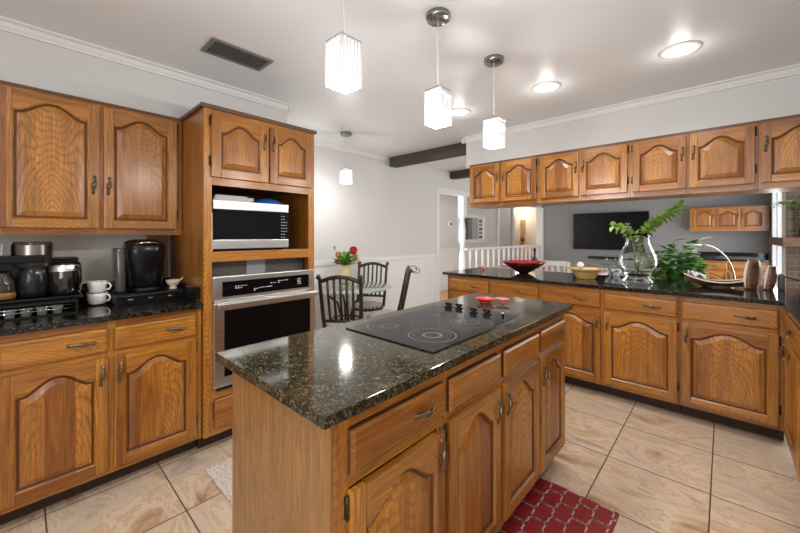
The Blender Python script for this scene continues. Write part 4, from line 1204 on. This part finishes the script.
mb.tube([(0, 0, .33), (-.08, .03, .45), (-.18, .05, .49), (-.30, .05, .43)], .004, 5, 2)
mb.build('greenery', [LEAF, LEAFP, STEM], t)
tag(BX(1.04, 1.16, 6.2, 6.9, 0, 2.2, bev=.01).build('bookcase', simple('very_dark_wood', (.018, .012, .010), .5)), 'tall very dark wooden cupboard right of the brick chimney breast', 'cupboard')

# big leafy plant behind the bar
px_, py_ = -.36, 4.62
t = thing('potted_plant', 'big leafy green plant on a stand behind the bar right of the vase', 'plant', (px_, py_, 0))
MB().lathe([(0, .0), (.16, 0), (.17, .02), (.03, .05), (.03, .45), (.15, .48), (.15, .50), (0, .50)], (0, 0, 0), 24).build('plant_stand', CHAIRM, t)
MB().lathe([(0, .501), (.10, .501), (.14, .72), (.15, .74), (.13, .74), (.0, .70)], (0, 0, 0), 24).build('pot', CREAM, t)
mb = MB(); rg = random.Random(31)
for k in range(40):
    a = rg.uniform(0, 2 * PI); ex = rg.uniform(.08, .30); hh = rg.uniform(.18, .52) * (1.08 if math.cos(a - .75) > 0 else .80)
    e = Vector((math.cos(a) * ex, math.sin(a) * ex, .72 + hh))
    s0 = Vector((0, 0, .70)); m_ = s0.lerp(e, .5) + Vector((0, 0, .07))
    mb.tube([s0, m_, e], .003, 5, 2)
    for j in range(13):
        f = .25 + .75 * j / 12
        q = (s0.lerp(m_, f * 2) if f < .5 else m_.lerp(e, f * 2 - 1)); b_ = rg.uniform(0, 6.28)
        mb.leaf(q, (math.cos(b_), math.sin(b_), rg.uniform(-.4, .7)), (0, 0, 1), rg.uniform(.08, .12), .07, 1 if rg.random() < .16 else (0 if rg.random() < .6 else 3))
mb.build('foliage', [LEAFB, LEAFP, STEM, LEAF], t)

# arched lamp behind
t = thing('arc_lamp', 'slim arched chrome floor lamp with flat white head behind the bar', 'lamp', (.06, 4.55, 0))
MB().lathe([(0, 0), (.12, 0), (.12, .015), (.02, .02), (0, .02)], (0, 0, 0), 24).build('base', CHROME, t)
ar = [R2(.0) + Vector((0, 0, .02)), R2(.02) + Vector((0, 0, .85))]
for i in range(11):
    a = PI / 2 * i / 10
    ar.append(R2(.02 - .32 * (1 - math.cos(a))) + Vector((0, 0, .87 + .36 * math.sin(a))))
MB().tube(ar, .008, 8).build('arched_pole', simple('satin_silver', (.60, .60, .58), .25, .8), t)
e = ar[-1]
MB().tube([e, e + R2(-.14)], .016, 10, flat=.5).build('lamp_head', CERAM, t)

# dining table of the living room, seen over the bar
t = thing('dining_table', 'long pale dining table in the living room seen over the bar', 'table', (-2.05, 6.0, 0))
BX(-1.0, .75, -.42, .42, .73, .765, bev=.006).build('table_top', simple('pale_wood_top', (.48, .42, .36), .35), t)
for sx in (-.9, .65):
    for sy in (-.34, .34): BX(sx - .03, sx + .03, sy - .03, sy + .03, 0, .7295).build('leg', WHITE, t)
for k, (xx, yy) in enumerate(((-2.75, 5.9), (-2.25, 5.85), (-1.5, 5.9))):
    tag(MB().lathe([(0, 0), (.19, 0), (.19, .004), (0, .004)], (xx, yy, .7655), 24).build('placemat', PINKC),
        ['pink round placemat at the left end of the far dining table', 'pink round placemat under the tall bottle on the far dining table', 'pink round placemat at the right of the far dining table'][k], 'placemat')
tag(MB().lathe([(0, 0), (.045, 0), (.05, .02), (.05, .14), (.018, .20), (.016, .27), (.026, .30), (.026, .33), (0, .34)], (-2.33, 5.85, .770), 20).build('bottle', simple('dark_bottle', (.03, .02, .03), .15)),
    'tall dark bottle standing on the far dining table', 'bottle')
tag(MB().lathe([(0, 0), (.05, 0), (.12, .06), (.125, .065), (.10, .06), (0, .02)], (-1.62, 6.15, .7655), 24).build('bowl', simple('crimson_bowl', (.35, .02, .06), .3)),
    'small crimson bowl on the right end of the far dining table', 'bowl')
t = thing('dining_chair', 'white slatted high back chair in front of the grey wall', 'chair', (-1.79, 5.12, 0), R(200))
for sx in (-.2, .2):
    for sy in (-.19, .19): BX(sx - .02, sx + .02, sy - .02, sy + .02, 0, (.96 if sy > 0 else .44), bev=.004).build('leg', WHITE, t)
BX(-.22, .22, -.21, .17, .44, .47, bev=.006).build('seat', WHITE, t)
BX(-.18, .18, .175, .205, .90, .97, bev=.006).build('top_rail', WHITE, t)
for k in range(5): BX(-.165 + k * .075, -.135 + k * .075, .18, .20, .47, .90).build('slat', WHITE, t)

# hall railing with turned post and balusters
t = thing('stair_railing', 'white balustrade railing along the hall opening', 'railing', (-3.60, 5.7, 0))
BX(-.035, .035, .05, 3.58, 1.03, 1.075, bev=.008).build('handrail', WHITE, t)
BX(-.03, .03, .05, 3.58, .06, .10, bev=.004).build('bottom_rail', WHITE, t)
for k in range(15):
    yy = .20 + k * .235
    MB().lathe([(.026, .10), (.026, .28), (.016, .30), (.022, .42), (.027, .55), (.018, .80), (.026, .83), (.026, 1.03)], (0, yy, 0), 8).build('baluster', WHITE, t)
tag(MB().lathe([(.065, 0), (.065, .9), (.045, .93), (.062, .97), (.045, 1.0), (.036, 1.06), (.058, 1.25), (.062, 1.40), (.040, 1.58), (.036, 1.62), (.06, 1.65), (.045, 1.68)], (-3.60, 5.62, 0), 16)
    .box(-3.66, -3.54, 5.56, 5.68, 1.68, 2.05, bev=.006).build('newel_post', WHITE), 'white turned post standing at the near end of the hall railing', 'post')

# thermostat, picture, wall lamp in the hall
t = thing('thermostat', 'round white thermostat with dark centre on the hall wall', 'thermostat', (-4.999, 7.25, 1.60), 0)
MB().tube([(0, 0, 0), (.02, 0, 0)], .09, 24).build('wall_plate', WHITE, t)
MB().tube([(.0205, 0, 0), (.035, 0, 0)], .03, 20).build('dial', MBLACK, t)
t = thing('framed_picture', 'white framed picture of grey vertical panels on the hall wall', 'picture', (-4.999, 8.27, 1.13))
MB().box(.0, .04, -.66, -.58, 0, .74).box(0, .04, .58, .66, 0, .74).box(0, .04, -.58, .58, .66, .74).box(0, .04, -.58, .58, 0, .08).build('picture_frame', WHITE, t)
mb = MB().box(.0, .012, -.58, -.20, .08, .66, 0).box(.0, .0121, -.20, .0, .08, .66, 2).box(.0, .012, .0, .32, .08, .66, 1).box(.0, .0121, .32, .58, .08, .66, 3)
for k in range(5): mb.box(.0122, .014, .36, .53, .11 + k * .11, .18 + k * .11, 4 if k % 2 else 0)
mb.build('picture', [PHOTO, PHOTO2, simple('panel_mid_grey', (.18, .18, .18), .5), WHITE, simple('small_tan_square', (.35, .20, .12), .5)], t)
t = thing('wall_lamp', 'tall gilt wall lamp glowing on the beige wall beyond the hall', 'wall lamp', (-5.62, 12.99, 1.0))
MB().box(-.09, .09, -.04, 0, 0, .95, bev=.02).build('back_plate', GOLD, t)
MB().lathe([(0, .95), (.05, .97), (.10, 1.05), (.10, 1.18), (.04, 1.32), (0, 1.38)], (0, -.1, 0), 16).build('lit_shade', FLAME, t)
MB().lathe([(0, .10), (.06, .12), (.08, .2), (.03, .26), (0, .27)], (0, -.08, 0), 14).build('finial', OAKT, t)
add_light('wall_lamp_light', 'POINT', (-5.62, 12.6, 2.1), 10, (1, .85, .65), .1)
add_light('far_hall_light', 'POINT', (-4.4, 11.9, 2.2), 25, (1, .95, .88), .15)
